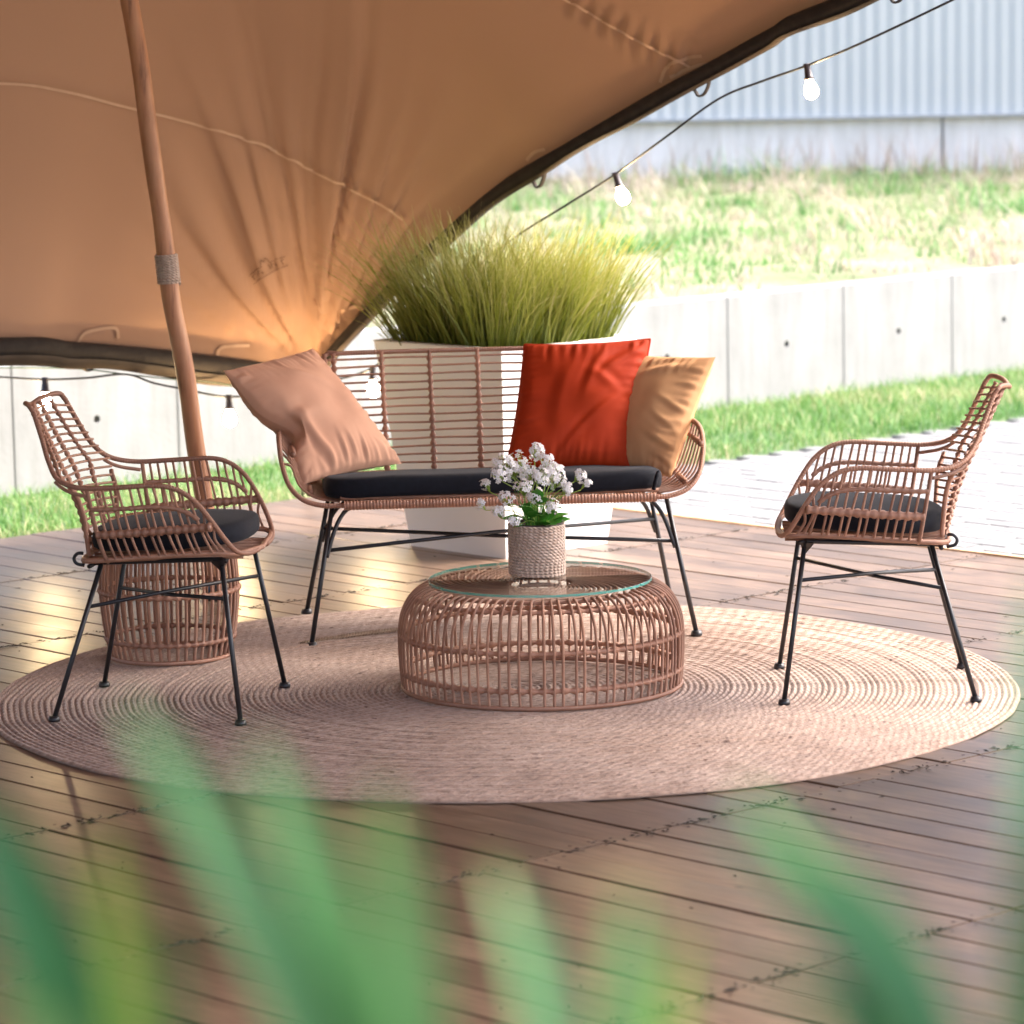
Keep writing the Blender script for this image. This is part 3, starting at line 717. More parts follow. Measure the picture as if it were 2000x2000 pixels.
# ------------------------------------------------------------------ throw pillows
def pillow(name, TL, TR, BR, BL, thick, mat, seed, wr=.006, pull=.07, dent=None, piping=False, folds=()):
    TL, TR, BR, BL = [Vector(p) for p in (TL, TR, BR, BL)]
    cen = (TL + TR + BR + BL) / 4; nrm = ((TR - BL).cross(TL - BR)).normalized()
    if nrm.y > 0: nrm = -nrm
    n = 72; mb = MB(); q = np.linspace(-1, 1, n)
    def pos(a, b, side):
        a0, b0 = a, b
        a = a * (1 - pull * (1 - b0 * b0) * abs(a0)); b = b * (1 - pull * (1 - a0 * a0) * abs(b0))
        if dent:
            for (ea, eb, amp, sg) in dent:
                g = amp * math.exp(-((a0 - ea) ** 2 + (b0 - eb) ** 2) / sg ** 2); a -= g * ea * 1.0
                b -= g * .25 * (1 if eb < 0 else -1) * 0
        s, t = (a + 1) / 2, (b + 1) / 2
        p = (BL * (1 - s) + BR * s) * (1 - t) + (TL * (1 - s) + TR * s) * t
        e = max(0.0, (1 - a0 * a0) * (1 - b0 * b0)); h = thick * e ** .42
        ed = min(1 - abs(a0), 1 - abs(b0))
        w1 = noise.fractal(Vector((a0 * 1.3 + seed, b0 * 1.3, seed)), 1, 2, 2)
        if 1 - abs(b0) < 1 - abs(a0): w2 = noise.noise(Vector((a0 * 11 + seed * 3, b0 * 1.2, 5)))
        else: w2 = noise.noise(Vector((a0 * 1.2, b0 * 11 + seed * 3, 9)))
        fall = math.exp(-(ed / .28) ** 2) * min(1, ed * 14)
        h += wr * min(1, ed * 5) * w1 * 1.6 + wr * 1.3 * w2 * fall
        for (fa, fb, ang, ln, wd_, am) in folds:
            da, db = a0 - fa, b0 - fb; l = da * math.cos(ang) + db * math.sin(ang); m = -da * math.sin(ang) + db * math.cos(ang) + .25 * l * l
            h += .68 * am * math.exp(-(l / ln) ** 2) * (math.exp(-(m / wd_) ** 2) - .7 * math.exp(-((m - wd_ * 1.7) / wd_) ** 2)) * min(1, ed * 8)
        return p + nrm * (h * side) - cen
    for side in (1, -1):
        V = [tuple(pos(a, b, side)) for a in q for b in q]; F = grid_faces(n, n)
        if side < 0: F = [tuple(reversed(f)) for f in F]
        mb.add(V, F)
    o = mb.build(name, mat); o.location = cen
    if piping:
        per_ = [pos(a, 1, 1) for a in q] + [pos(1, b, 1) for b in q[::-1]] + [pos(a, -1, 1) for a in q[::-1]] + [pos(-1, b, 1) for b in q]
        mb = MB(); P = resample(np.array([tuple(x) for x in per_]), .006)[:-1]; tube(mb, P, .0032, 7, True); mb.build('piping', mat, o)
    return o
p = pillow('throw_pillow', (-.836, 10.56, .775), (-.588, 10.83, .812), (-.325, 10.70, .475), (-.600, 10.44, .452), .072, M_ROSE, 2.3, .008, .05,
           dent=[(-1, -.20, .40, .28)], folds=[(-.55, -.1, .25, .4, .09, .011), (-.45, -.55, 1.75, .4, .08, .014), (-.1, -.75, 1.5, .22, .035, .008), (.08, -.78, 1.6, .2, .03, .008), (.3, -.8, 1.5, .18, .03, .007), (.0, .55, -.5, .5, .10, .008)])
tag(p, 'dusty pink throw pillow slumped over the arm of the sofa', 'pillow', 'throw pillows on the sofa')
p = pillow('throw_pillow', (.046, 10.83, .812), (.424, 10.85, .820), (.366, 10.66, .448), (-.018, 10.64, .452), .070, M_RUST, 6.1, .006, .04, piping=True,
           folds=[(.55, .62, .62, .42, .08, .014), (.15, .45, 1.25, .3, .07, .009), (.35, .3, -.6, .3, .07, .007), (.25, -.25, .75, .7, .06, .006), (-.3, .2, 1.4, .5, .1, .005)])
tag(p, 'rust red velvet throw pillow with piped edge leaning on the sofa back', 'pillow', 'throw pillows on the sofa')
p = pillow('throw_pillow', (.300, 10.92, .775), (.612, 10.72, .775), (.468, 10.57, .436), (.215, 10.78, .445), .066, M_OCHRE, 9.4, .006, .05,
           folds=[(.3, .7, .3, .35, .07, .012), (.75, .1, 2.9, .25, .05, .008), (.72, -.2, 2.8, .25, .05, .008), (.7, -.5, 2.9, .25, .05, .008), (.8, -.75, 3.0, .2, .04, .007)])
tag(p, 'tan ochre throw pillow half hidden behind the rust red pillow', 'pillow', 'throw pillows on the sofa')

# ------------------------------------------------------------------ coffee table and barrel stool
def basket(root, prof, nrod, rings, rod_r, swirl=None, bottom=True):
    P = catmull([(r, 0, z) for r, z in prof], 8)
    Pshort = resample(P, .012)
    if swirl:
        r0, z0 = prof[-1]; ex = []
        for t in np.linspace(.06, 1, 26):
            r = r0 + (swirl[0] - r0) * t; a = swirl[1] * (t ** 1.25); ex.append((r * math.cos(a), r * math.sin(a), z0 - .002 * t - .002 * math.sin(t * 3.14)))
        P = np.vstack([P, ex])
    P = resample(P, .012)
    P2 = P.copy(); first = None
    for k in range(nrod):
        if first is None:
            mb = MB(); tube(mb, P, rod_r, 6); first = mb.build('rod', M_RATTAN_ROD, root); o = first; short = first.data
            if swirl:
                mb = MB(); tube(mb, Pshort, rod_r, 6); so_ = mb.build('rod', M_RATTAN_ROD, root); short = so_.data; bpy.data.objects.remove(so_)
        else:
            o = dup_obj(first, root)
            if k % 2: o.data = short
        o.rotation_euler = (0, 0, 2 * math.pi * k / nrod + random.uniform(-.012, .012))
    for r, z, tr, pit in rings:
        n = nrod * 6; a = np.linspace(0, 2 * math.pi, n, endpoint=False)
        Q = np.stack([r * np.cos(a), r * np.sin(a), np.full(n, z)], 1)
        mb = MB(); rr_ = tr * (1 + (.28 * np.cos(a * nrod) if pit else 0 * a)); tube(mb, Q, rr_, 8, True); mb.build('ring', M_RATTAN, root)
TC = (.072, 9.568)
table = empty('coffee_table', (*TC, ZR)); tag(table, 'low round rattan basket coffee table with a glass top', 'coffee table')
basket(table, [(.372, .008), (.377, .05), (.380, .11), (.379, .165), (.369, .212), (.347, .250), (.318, .272), (.296, .2775)], 84,
       [(.372, .007, .0068, 0), (.371, .052, .0080, 1), (.373, .150, .0080, 1), (.335, .252, .0065, 1), (.290, .271, .0060, 0), (.06, .264, .006, 0), (.20, .266, .005, 1)], .0040, (.085, R(100)))
M_GLASS, nt, pb, L = node_mat('table_glass')
tb = nt.nodes.new('ShaderNodeBsdfTransparent'); tb.inputs[0].default_value = (.95, .985, .975, 1); gb = nt.nodes.new('ShaderNodeBsdfGlossy'); gb.inputs['Roughness'].default_value = .01
fr_ = nt.nodes.new('ShaderNodeFresnel'); fr_.inputs[0].default_value = 1.42; mx = nt.nodes.new('ShaderNodeMixShader')
geo = nt.nodes.new('ShaderNodeNewGeometry'); mm = nt.nodes.new('ShaderNodeMath'); mm.operation = 'SUBTRACT'; mm.inputs[0].default_value = 1.0; L(geo.outputs['Backfacing'], mm.inputs[1])
m2_ = nt.nodes.new('ShaderNodeMath'); m2_.operation = 'MULTIPLY'; L(fr_.outputs[0], m2_.inputs[0]); L(mm.outputs[0], m2_.inputs[1]); L(m2_.outputs[0], mx.inputs[0]); L(tb.outputs[0], mx.inputs[1]); L(gb.outputs[0], mx.inputs[2]); L(mx.outputs[0], nt.nodes['Material Output'].inputs[0])
M_GEDGE, nt, pb, L = node_mat('glass_edge')
pb.inputs['Base Color'].default_value = (.02, .42, .36, 1); pb.inputs['Roughness'].default_value = .12; pb.inputs['Alpha'].default_value = .62
mb = MB(); a = [(.0001, .2845), (.2955, .2845)]; lathe(mb, [(.0001, .2850), (.2960, .2850), (.2975, .2858), (.2975, .2922), (.2960, .2930), (.0001, .2930)], 128)
g = mb.build('glass_top', M_GLASS, table, False)
mb = MB(); lathe(mb, [(.2982, .2854), (.2986, .2890), (.2982, .2926)], 128); mb.build('glass_edge', M_GEDGE, table)
SC = (-.972, 10.125)
stool = empty('barrel_stool', (*SC, ZR)); tag(stool, 'round rattan barrel stool standing behind the armchair', 'stool')
basket(stool, [(.168, .008), (.180, .06), (.191, .14), (.194, .20), (.190, .27), (.180, .335), (.166, .385)], 46,
       [(.169, .007, .007, 0), (.178, .058, .008, 1), (.194, .195, .008, 1), (.186, .30, .006, 1), (.165, .386, .0085, 0)], .0050, None)
M_TOP = rattan('stool_top_weave', (.34, .15, .09), (.42, .2, .12), 400)
mb = MB()
for r in np.linspace(.01, .158, 14):
    a = np.linspace(0, 2 * math.pi, 48, endpoint=False); braid(mb, np.stack([r * np.cos(a), r * np.sin(a), np.full(48, .388)], 1), .0062, .016, .18, 6, True)
mb.build('woven_top', M_TOP, stool)

# ------------------------------------------------------------------ rope vase with flowers
vb = gnd(1050, 1130, ZR + .294); VC = Vector((vb.x, vb.y + .076, ZR + .2935))
def rope_mat():
    m, nt, p, L = node_mat('rope'); ob = coords(nt, 'Object')
    n = tex_noise(nt, ob, 60, 4); r = ramp(nt, n.outputs[0], [(.25, (.40, .27, .195)), (.7, (.60, .46, .37))]); L(r.outputs[0], p.inputs['Base Color'])
    p.inputs['Roughness'].default_value = .95; p.inputs['Sheen Weight'].default_value = .3
    w = nt.nodes.new('ShaderNodeTexWave'); w.bands_direction = 'DIAGONAL'; w.inputs['Scale'].default_value = 48; w.inputs['Distortion'].default_value = 2.0; w.inputs['Detail'].default_value = 2
    L(coords(nt, 'UV', (1, .015, 1)), w.inputs['Vector'])
    n2 = tex_noise(nt, ob, 420, 3); b1 = bump(nt, w.outputs[0], .8, .003); L(bump(nt, n2.outputs[0], .5, .0015, b1), p.inputs['Normal']); return m
M_ROPE = rope_mat()
vase = empty('rope_vase', VC); tag(vase, 'cylindrical vase wrapped in beige rope on the glass coffee table', 'vase')
mb = MB(); turns = 17; n = turns * 72; t = np.arange(n) / 72
rad = .0725 * (1 + .012 * np.sin(t / turns * 3.14)); zz_ = .004 + t / turns * .136
rough_ = np.array([noise.noise(Vector((k * .35, 0, 0))) for k in range(n)])
tube(mb, np.stack([rad * np.cos(-t * 2 * np.pi), rad * np.sin(-t * 2 * np.pi), zz_ + .0005 * rough_], 1), .0049 * (1 + .08 * rough_), 7); mb.build('rope_wrap', M_ROPE, vase)
mb = MB(); lathe(mb, [(.0001, .002), (.070, .002), (.0715, .012), (.0715, .142), (.067, .142), (.066, .115), (.0001, .115)], 48); mb.build('pot', simple('pot_inside', (.04, .03, .022), (.07, .05, .035), 20, .9), vase)
M_STEM = simple('flower_stem', (.22, .34, .04), (.32, .44, .06), 30, .5)
M_LEAF = simple('flower_leaf', (.05, .22, .02), (.10, .32, .04), 18, .4)
M_PETAL = simple('white_petal', (.78, .74, .74), (.86, .83, .82), 60, .6)
M_EYE = simple('flower_centre', (.5, .4, .08), (.6, .5, .12), 60, .6)
fl = empty('flower_bouquet', VC + Vector((0, 0, .115))); tag(fl, 'bunch of small white artificial flowers with green leaves in the rope vase', 'flowers')
def floret(mb, c, nrm, s, eyes):
    nrm = Vector(nrm).normalized(); a = nrm.orthogonal().normalized(); b = nrm.cross(a); r0 = random.random() * 6.28
    for k in range(5):
        t = r0 + k * 1.2566; d = a * math.cos(t) + b * math.sin(t); sdv = nrm.cross(d)
        p0 = c; p1 = c + d * s * .55 + sdv * s * .34 + nrm * s * .12; p2 = c + d * s * 1.02 + sdv * s * .18 + nrm * s * .02; p3 = c + d * s * 1.02 - sdv * s * .18 + nrm * s * .02; p4 = c + d * s * .55 - sdv * s * .34 + nrm * s * .12
        mb.add([tuple(x) for x in (p0, p1, p2, p3, p4)], [(0, 4, 3, 2, 1)])
    q = s * .17
    eyes.add([tuple(c + nrm * s * .22)] + [tuple(c + nrm * s * .06 + (a * math.cos(z) + b * math.sin(z)) * q) for z in (0, 1.57, 3.14, 4.71)], [(0, 1, 2), (0, 2, 3), (0, 3, 4), (0, 4, 1)])
# sprays: target head offset from the vase centre (x, y, z above bouquet base), spread
heads = [(-.060, .0, .185, .030, 26), (-.035, .02, .165, .030, 22), (-.072, -.02, .160, .022, 14), (-.105, .0, .128, .016, 9), (-.118, -.02, .082, .012, 7), (.005, .0, .155, .030, 22), (.020, .02, .215, .022, 18), (.045, .0, .195, .020, 14),
         (.052, -.01, .160, .028, 20), (.028, -.03, .150, .026, 18), (.075, .0, .135, .020, 14), (.095, -.01, .118, .015, 10), (.130, .0, .152, .017, 12), (.148, .01, .128, .012, 9), (-.010, -.04, .120, .026, 18), (-.055, -.04, .095, .022, 14),
         (-.075, -.03, .060, .018, 10), (.06, -.05, .075, .018, 12), (-.02, .05, .18, .03, 18), (.07, .05, .15, .026, 16), (-.04, -.06, .04, .016, 8), (.02, -.055, .105, .02, 12)]
for hx_, hy_, hz_, sp_, nf in heads:
    b = Vector((random.uniform(-.04, .04), random.uniform(-.03, .03), 0)); h = Vector((hx_ * 1.08 - .022, hy_, hz_))
    stem = MB(); m = b.lerp(h, .5) + Vector((-hx_ * .15, 0, .015)); P = catmull([tuple(b), tuple(m), tuple(h - Vector((hx_ * .12, 0, .018)))], 8); tube(stem, P, .0013, 5)
    pet = MB(); eyes = MB(); base = Vector(P[-1])
    for _ in range(int(nf * 1.7)):
        d = Vector((random.gauss(0, 1), random.gauss(0, 1), random.gauss(.25, .8))).normalized(); c = h + d * sp_ * random.uniform(.45, 1.22)
        tube(stem, [tuple(base), tuple(base.lerp(c, .55) + Vector((0, 0, .002))), tuple(c)], .0006, 4)
        floret(pet, c, d + Vector((0, -.5, .3)), random.uniform(.0065, .0085), eyes)
    s_ = stem.build('flower_stem', M_STEM, fl); po = pet.build('flower_cluster', M_PETAL, s_, False); eyes.build('flower_centre', M_EYE, s_, False)
def leaf_mesh(ln, wd, curl=.3, nseg=8):
    mb = MB(); V = []; F = []
    for k in range(nseg + 1):
        t = k / nseg; w = wd * math.sin(math.pi * min(1, t * .93 + .05)) ** .8; z = -curl * ln * t * t
        V += [(-w, ln * t, z + .25 * w), (0, ln * t, z), (w, ln * t, z + .25 * w)]
    for k in range(nseg): F += [(3 * k, 3 * k + 1, 3 * k + 4, 3 * k + 3), (3 * k + 1, 3 * k + 2, 3 * k + 5, 3 * k + 4)]
    return mb.add(V, F)
lm = None
for k in range(30):
    a = random.uniform(0, 6.28) if k > 5 else [4.2, 5.3, 4.7, 5.8, 3.7, 4.9][k]; r_ = random.uniform(.03, .06)
    if lm is None: lm = leaf_mesh(.055, .017).build('leaf', M_LEAF, fl); o = lm
    else: o = dup_obj(lm, fl)
    o.location = (r_ * math.cos(a) * .8, r_ * math.sin(a) * .8, random.uniform(.0, .085)); o.rotation_euler = (random.uniform(.35, 1.15), random.uniform(-.5, .5), a - 1.57); s_ = random.uniform(.7, 1.15); o.scale = (s_, s_, s_)
for k in range(34):
    a = random.uniform(0, 6.28); mb = MB(); r_ = random.uniform(.02, .085); tube(mb, catmull([(.02 * math.cos(a), .02 * math.sin(a), 0), (r_ * .7 * math.cos(a), r_ * .7 * math.sin(a), .06), (r_ * math.cos(a), r_ * math.sin(a), random.uniform(.09, .14))], 5), np.linspace(.0014, .0004, 11), 5); mb.build('grass_blade', M_LEAF, fl)

# ------------------------------------------------------------------ planter with ornamental grass
M_PLANT = simple('white_planter', (.76, .755, .745), (.82, .815, .805), 3, .4, 60, .08, .002)
PC = gnd(992, 1092); PC = Vector((PC.x + .004, PC.y + .335, 0))
planter = empty('planter', PC, TH); tag(planter, 'tall tapered white square planter standing behind the sofa', 'planter')
mb = MB(); hb, ht, H_ = .237, .318, .705; lip = .035
def sq(h, z): return [(-h, -h, z), (h, -h, z), (h, h, z), (-h, h, z)]
V = sq(hb, 0) + sq(ht - .003, H_ - .004) + sq(ht, H_) + sq(ht - .003, H_ + .003) + sq(ht - lip, H_ + .003) + sq(ht - lip - .003, H_ - .004) + sq(ht - lip - .015, H_ - .10)
F = [(0, 3, 2, 1)]
for k in range(6): F += [(4 * k + j, 4 * k + (j + 1) % 4, 4 * k + 4 + (j + 1) % 4, 4 * k + 4 + j) for j in range(4)]
mb.add(V, F); mb.build('pot', M_PLANT, planter, False)
mb = MB(); mb.add(sq(ht - lip - .006, H_ - .05), [(0, 1, 2, 3)]); mb.build('soil', simple('potting_soil', (.02, .014, .01), (.05, .035, .025), 30, .95, 60, .8, .02), planter, False)
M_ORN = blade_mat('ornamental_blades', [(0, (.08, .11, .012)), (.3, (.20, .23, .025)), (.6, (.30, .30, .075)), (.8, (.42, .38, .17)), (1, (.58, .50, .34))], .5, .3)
grass = empty('ornamental_grass', PC + Vector((0, 0, H_ - .05)), TH); tag(grass, 'dense clump of tall feathery green grass growing in the white planter', 'plant')
def clump(cx, cy, nb, rad, hmin, hmax, leanx, mb, fan=.40):
    for _ in range(int(nb * .62)):
        a = random.uniform(0, 6.28); rr_ = rad * math.sqrt(random.random()); x, y = cx + rr_ * math.cos(a), cy + rr_ * math.sin(a)
        h = random.uniform(hmin * .9, hmax * 1.13); k = rr_ / rad
        d = Vector((math.cos(a) * k * fan + random.gauss(0, .13) + leanx[0], math.sin(a) * k * fan + random.gauss(0, .13) + leanx[1], 1)).normalized()
        droop = random.uniform(.02, .24) * h * (2.2 if random.random() < .12 else 1); dh = Vector((d.x, d.y, 0)); dh = dh.normalized() if dh.length > .02 else Vector((math.cos(a), math.sin(a), 0))
        w_ = random.uniform(.0020, .0042); sdv = Vector((-math.sin(a), math.cos(a), 0)); f_ = random.uniform(0, 6.28); sdv = (sdv * math.cos(f_) + dh * math.sin(f_))
        V = []; n_ = 7; tb = random.gauss(0, .15)
        for i in range(n_ + 1):
            t = i / n_; p = Vector((x, y, 0)) + d * h * t + dh * droop * t ** 2.4 - Vector((0, 0, droop * .8 * t ** 3))
            s_ = sdv * w_ * (1 - .85 * t); V += [tuple(p - s_), tuple(p + s_)]
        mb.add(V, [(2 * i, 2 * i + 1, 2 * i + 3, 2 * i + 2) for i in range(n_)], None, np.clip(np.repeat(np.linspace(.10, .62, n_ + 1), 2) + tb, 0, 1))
mb = MB()
# local axes of the planter are u (local x) and -w (local y): image right is local x - y
cl = [(-.17, .17, 760, .12, .30, .47, (-.10, .10)), (-.10, .10, 520, .12, .34, .50, (-.05, .03)), (0, 0, 620, .13, .32, .48, (.0, .0)), (.09, -.09, 520, .12, .32, .46, (.05, -.05)), (.17, -.17, 700, .11, .30, .46, (.05, -.03)),
      (-.15, -.13, 520, .12, .30, .45, (-.04, -.08)), (.13, .15, 420, .12, .32, .46, (.03, .05)), (-.18, .0, 420, .1, .3, .45, (-.1, 0)), (.0, -.18, 480, .1, .28, .43, (.02, -.10)), (.19, 0, 300, .1, .3, .45, (.05, 0)), (0, .19, 300, .1, .3, .45, (0, .05))]
for c in cl: clump(*c, mb)
o = mb.build('blades', M_ORN, grass, False, True); o['kind'] = 'stuff'

# ------------------------------------------------------------------ tent
cor = at(625, 757, 13.25)
E1 = [cor] + [at(u, v, Y) for u, v, Y in ((540, 722, 13.12), (445, 706, 12.99), (373, 697, 12.90), (269, 685, 12.76), (129, 674, 12.55), (0, 666, 12.33))] + [Vector(p) for p in ((-2.45, 11.62, .735), (-4.2, 9.9, .72), (-6.4, 7.6, .66), (-9.0, 5.0, .6), (-14, .5, .6), (-20, -5.5, .6))]  # beyond the view this hem is shaped low, keeping side light off the interior
E2 = [cor] + [at(u, v, Y) for u, v, Y in ((660, 690, 13.19), (760, 575, 13.0), (870, 468, 12.8), (991, 366, 12.55), (1105, 296, 12.3), (1299, 182, 12.02), (1412, 122, 11.87), (1526, 60, 11.70), (1640, 6, 11.52))] + [Vector(p) for p in ((2.1, 10.55, 2.2), (3.6, 9.0, 2.3), (5.6, 7.0, 1.9), (8.5, 4.2, 1.6), (13, -.3, 1.5), (18.5, -5.8, 1.5))]  # unseen outer run is made to dip, darkening deck and canopy inside
def arc(P, n=16):
    Q = catmull([tuple(p) for p in P], n); L_ = np.r_[0, np.cumsum(np.linalg.norm(np.diff(Q, axis=0), axis=1))]; return Q, L_
Q1, L1 = arc(E1); Q2, L2 = arc(E2)
def ev(Q, L_, s): return np.stack([np.interp(s, L_, Q[:, k]) for k in range(3)], -1)
ss = np.r_[np.linspace(0, 3.2, 190) , np.linspace(3.2, min(L1[-1], 19), 50)[1:]]  # unseen far end carried on to shade the foreground
ts = np.r_[np.linspace(0, 4.2, 250), np.linspace(4.2, min(L2[-1], 8.0), 40)[1:]]; ns, nt_ = len(ss), len(ts)  # unseen near side cut short so daylight reaches palm and furniture
A = ev(Q1, L1, ss); Bq = ev(Q2, L2, ts)
S_, T_ = np.meshgrid(ss, ts, indexing='ij')
PX = A[:, None, :] + Bq[None, :, :] - np.array(cor)
Bz = 1.75 * (1 - np.exp(-S_ / .95)) * (1 - np.exp(-T_ / 1.0))
Z = PX[..., 2] + Bz
Z = np.where(Z > 2.3, 2.3 + 1.1 * np.tanh((Z - 2.3) / 1.1), Z)
rad_ = np.hypot(S_, T_); ang_ = np.arctan2(T_, S_ + 1e-6)
fold = np.zeros_like(Z)
for i in range(ns):
    for j in range(nt_):
        if rad_[i, j] < 3.6:
            a = ang_[i, j]; r_ = rad_[i, j]
            aw = a + .10 * noise.noise(Vector((a * 3, r_ * 1.4, 1.7)))
            f1 = noise.noise(Vector((aw * 13, r_ * .35, 4.2))); f2 = noise.noise(Vector((aw * 29, r_ * .6, 8.1)))
            lim = .62 + .35 * noise.noise(Vector((a * 5.0, 0, 3)))
            win = min(1, r_ / .30) * math.exp(-(max(0, r_ - lim) / .42) ** 2) * (.22 + .78 * math.exp(-((a - .95) / .40) ** 2))
            fold[i, j] = (.150 * f1 + .055 * f2) * win
            e_ = T_[i, j]                                       # small gathers along the long low hem
            fold[i, j] += .012 * noise.noise(Vector((S_[i, j] * 5.0 + e_ * 1.5, e_ * .9, 2))) * math.exp(-(e_ / .35) ** 2) * min(1, S_[i, j] / .4)
Z += fold
# puckered seam running up from the hook on the high edge
G = np.stack([PX[..., 0], PX[..., 1], Z], -1)
tmpb = BVHTree.FromPolygons([Vector(p) for p in G.reshape(-1, 3)], grid_faces(ns, nt_))
SL = []
for u_, v_ in resample(catmull([(1090, -12), (1120, 5), (1180, 40), (1240, 75), (1300, 105), (1345, 128)], 10), 4):
    h_ = tmpb.ray_cast(Vector((0, 0, CAM_H)), ray(u_, v_).normalized())
    if h_[0] is not None: SL.append(tuple(h_[0])); SN = h_[1] if h_[1].y < 0 else -h_[1]
SL = np.array(SL); SD = np.r_[0, np.cumsum(np.linalg.norm(np.diff(SL, axis=0), axis=1))]
lo_, hi_ = SL.min(0) - .2, SL.max(0) + .2
for i in range(ns):
    for j in range(nt_):
        g_ = G[i, j]
        if np.all(g_ > lo_) and np.all(g_ < hi_):
            d_ = np.linalg.norm(SL - g_, axis=1); k_ = int(d_.argmin())
            G[i, j] += np.array(SN) * .016 * math.sin(SD[k_] * 2 * math.pi / .062) * math.exp(-(d_[k_] / .055) ** 2) * min(1, k_ / 8) * min(1, (len(SL) - k_) / 4)
def fabric():
    m, nt, p, L = node_mat('tent_fabric'); co = coords(nt, 'Object')
    n = tex_noise(nt, co, .8, 3); r = ramp(nt, n.outputs[0], [(.3, (.39, .215, .132)), (.7, (.43, .245, .152))]); L(r.outputs[0], p.inputs['Base Color'])
    p.inputs['Roughness'].default_value = .75; p.inputs['Sheen Weight'].default_value = .15
    n2 = tex_noise(nt, co, 500, 2); L(bump(nt, n2.outputs[0], .12, .001), p.inputs['Normal'])
    tr = nt.nodes.new('ShaderNodeBsdfTranslucent'); tr.inputs[0].default_value = (.62, .30, .13, 1)
    mx = nt.nodes.new('ShaderNodeMixShader'); mx.inputs[0].default_value = .008
    L(p.outputs[0], mx.inputs[1]); L(tr.outputs[0], mx.inputs[2]); L(mx.outputs[0], nt.nodes['Material Output'].inputs[0]); return m
M_TENT = fabric()
tent = empty('stretch_tent', (cor.x, cor.y, 0)); tag(tent, 'big brown stretch tent canopy swooping down over the lounge corner', 'tent')
off = np.array([cor.x, cor.y, 0])
canopy = MB().add((G - off).reshape(-1, 3), grid_faces(ns, nt_)).build('canopy', M_TENT, tent)
cpoly = grid_faces(ns, nt_); bvh = BVHTree.FromPolygons([Vector(p) for p in G.reshape(-1, 3)], cpoly)
def hit(u, v):
    d = ray(u, v).normalized(); h = bvh.ray_cast(Vector((0, 0, CAM_H)), d)
    if h[0] is None: return None, None
    nn = h[1] if h[1].dot(d) < 0 else -h[1]; return h[0], nn
M_HEM = simple('tent_hem', (.018, .013, .011), (.032, .024, .020), 30, .85, 400, .3, .001)
M_FLAP = simple('hem_flap', (.045, .032, .023), (.065, .047, .034), 12, .8, 300, .2, .001)
def hem(Q, L_, lmax, inner, name, seedz, fl=1.0):
    s = np.arange(0, lmax, .03); P = ev(Q, L_, s); n = len(s); T = np.gradient(P, axis=0); T /= np.linalg.norm(T, axis=1)[:, None]
    outw = np.cross(T, [0, 0, 1.0]); outw /= np.linalg.norm(outw, axis=1)[:, None]; outw *= inner
    wv = np.array([noise.noise(Vector((x * 2.6, seedz, 0))) for x in s])[:, None]
    up = np.array([0, 0, 1.0])
    def strip(pts, nm, mat):
        V = np.stack(pts, 1).reshape(-1, 3) - off; k = len(pts)
        MB().add(V, [(i * k + j, (i + 1) * k + j, (i + 1) * k + j + 1, i * k + j + 1) for i in range(n - 1) for j in range(k - 1)]).build(nm, mat, tent)
    a0 = P + up * (.012 + .006 * wv); a1 = P + outw * .010 + up * (-.012 + .006 * wv); a2 = P + outw * .034 + up * (-.050 + .014 * wv)
    a3 = P + outw * .060 + up * (-.046 + .014 * wv); a4 = P + outw * .065 + up * (.0 + .010 * wv); a5 = P + outw * .04 + up * .014
    strip([a0, a1, a2, a3, a4, a5, a0], 'hem', M_HEM)
    b0 = P + outw * .036 + up * (-.048 + .014 * wv); b1 = P + outw * .052 + up * (-.05 - fl * .030 + .018 * wv); b2 = P + outw * .058 + up * (-.05 - fl * .048 + .024 * wv); b3 = P + outw * .066 + up * (-.046 + .014 * wv)
    strip([b0, b1, b2, b3], 'hem_flap', M_FLAP)
hem(Q1, L1, 8.0, -1, 'hem', 1.0, .7); hem(Q2, L2, 8.0, 1, 'hem', 5.0, .12)
M_SEAM = simple('seam_tape', (.56, .36, .24), (.62, .41, .28), 30, .6, 200, .2, .001)
M_PATCH = simple('corner_patch', (.53, .33, .21), (.58, .37, .24), 12, .6)
def ribbon(px, width, name, mat, step=8, lift=.004, closed=False):
    P2 = resample(catmull(px, 10, closed), step); pts = []
    for u, v in P2:
        h, nn = hit(u, v)
        if h is not None: pts.append((h + nn * lift, nn))
    if len(pts) < 2: return
    V = []
    for i, (p_, nn) in enumerate(pts):
        t = (pts[min(i + 1, len(pts) - 1)][0] - pts[max(i - 1, 0)][0]).normalized(); sdv = nn.cross(t).normalized() * width / 2; V += [tuple(p_ - sdv), tuple(p_ + sdv)]
    MB().add(np.array(V) - off, [(2 * i, 2 * i + 1, 2 * i + 3, 2 * i + 2) for i in range(len(pts) - 1)]).build(name, mat, tent)
ribbon([(-2600, 330), (-1500, 235), (-700, 180), (-300, 163), (0, 160), (120, 175), (240, 205), (400, 245), (520, 285), (600, 325), (680, 365), (750, 400), (790, 428)], .010, 'seam', M_SEAM, lift=.012)
ribbon([(300, -560), (600, -350), (900, -140), (1060, -30), (1120, 5), (1180, 40), (1240, 75), (1300, 105), (1350, 130)], .009, 'seam', M_SEAM, lift=.010)
for q in ([(150, 668), (168, 648), (222, 640), (230, 660)], [(422, 700), (432, 678), (486, 674)], [(660, 610), (700, 598), (715, 615)], [(662, 630), (664, 612)], [(1030, 312), (1045, 296), (1066, 290)], [(1290, 160), (1305, 130), (1345, 112), (1372, 108)], [(1310, 150), (1360, 128), (1395, 122)]):
    ribbon(q, .012, 'reinforcement_tape', M_PATCH, 5, .006)
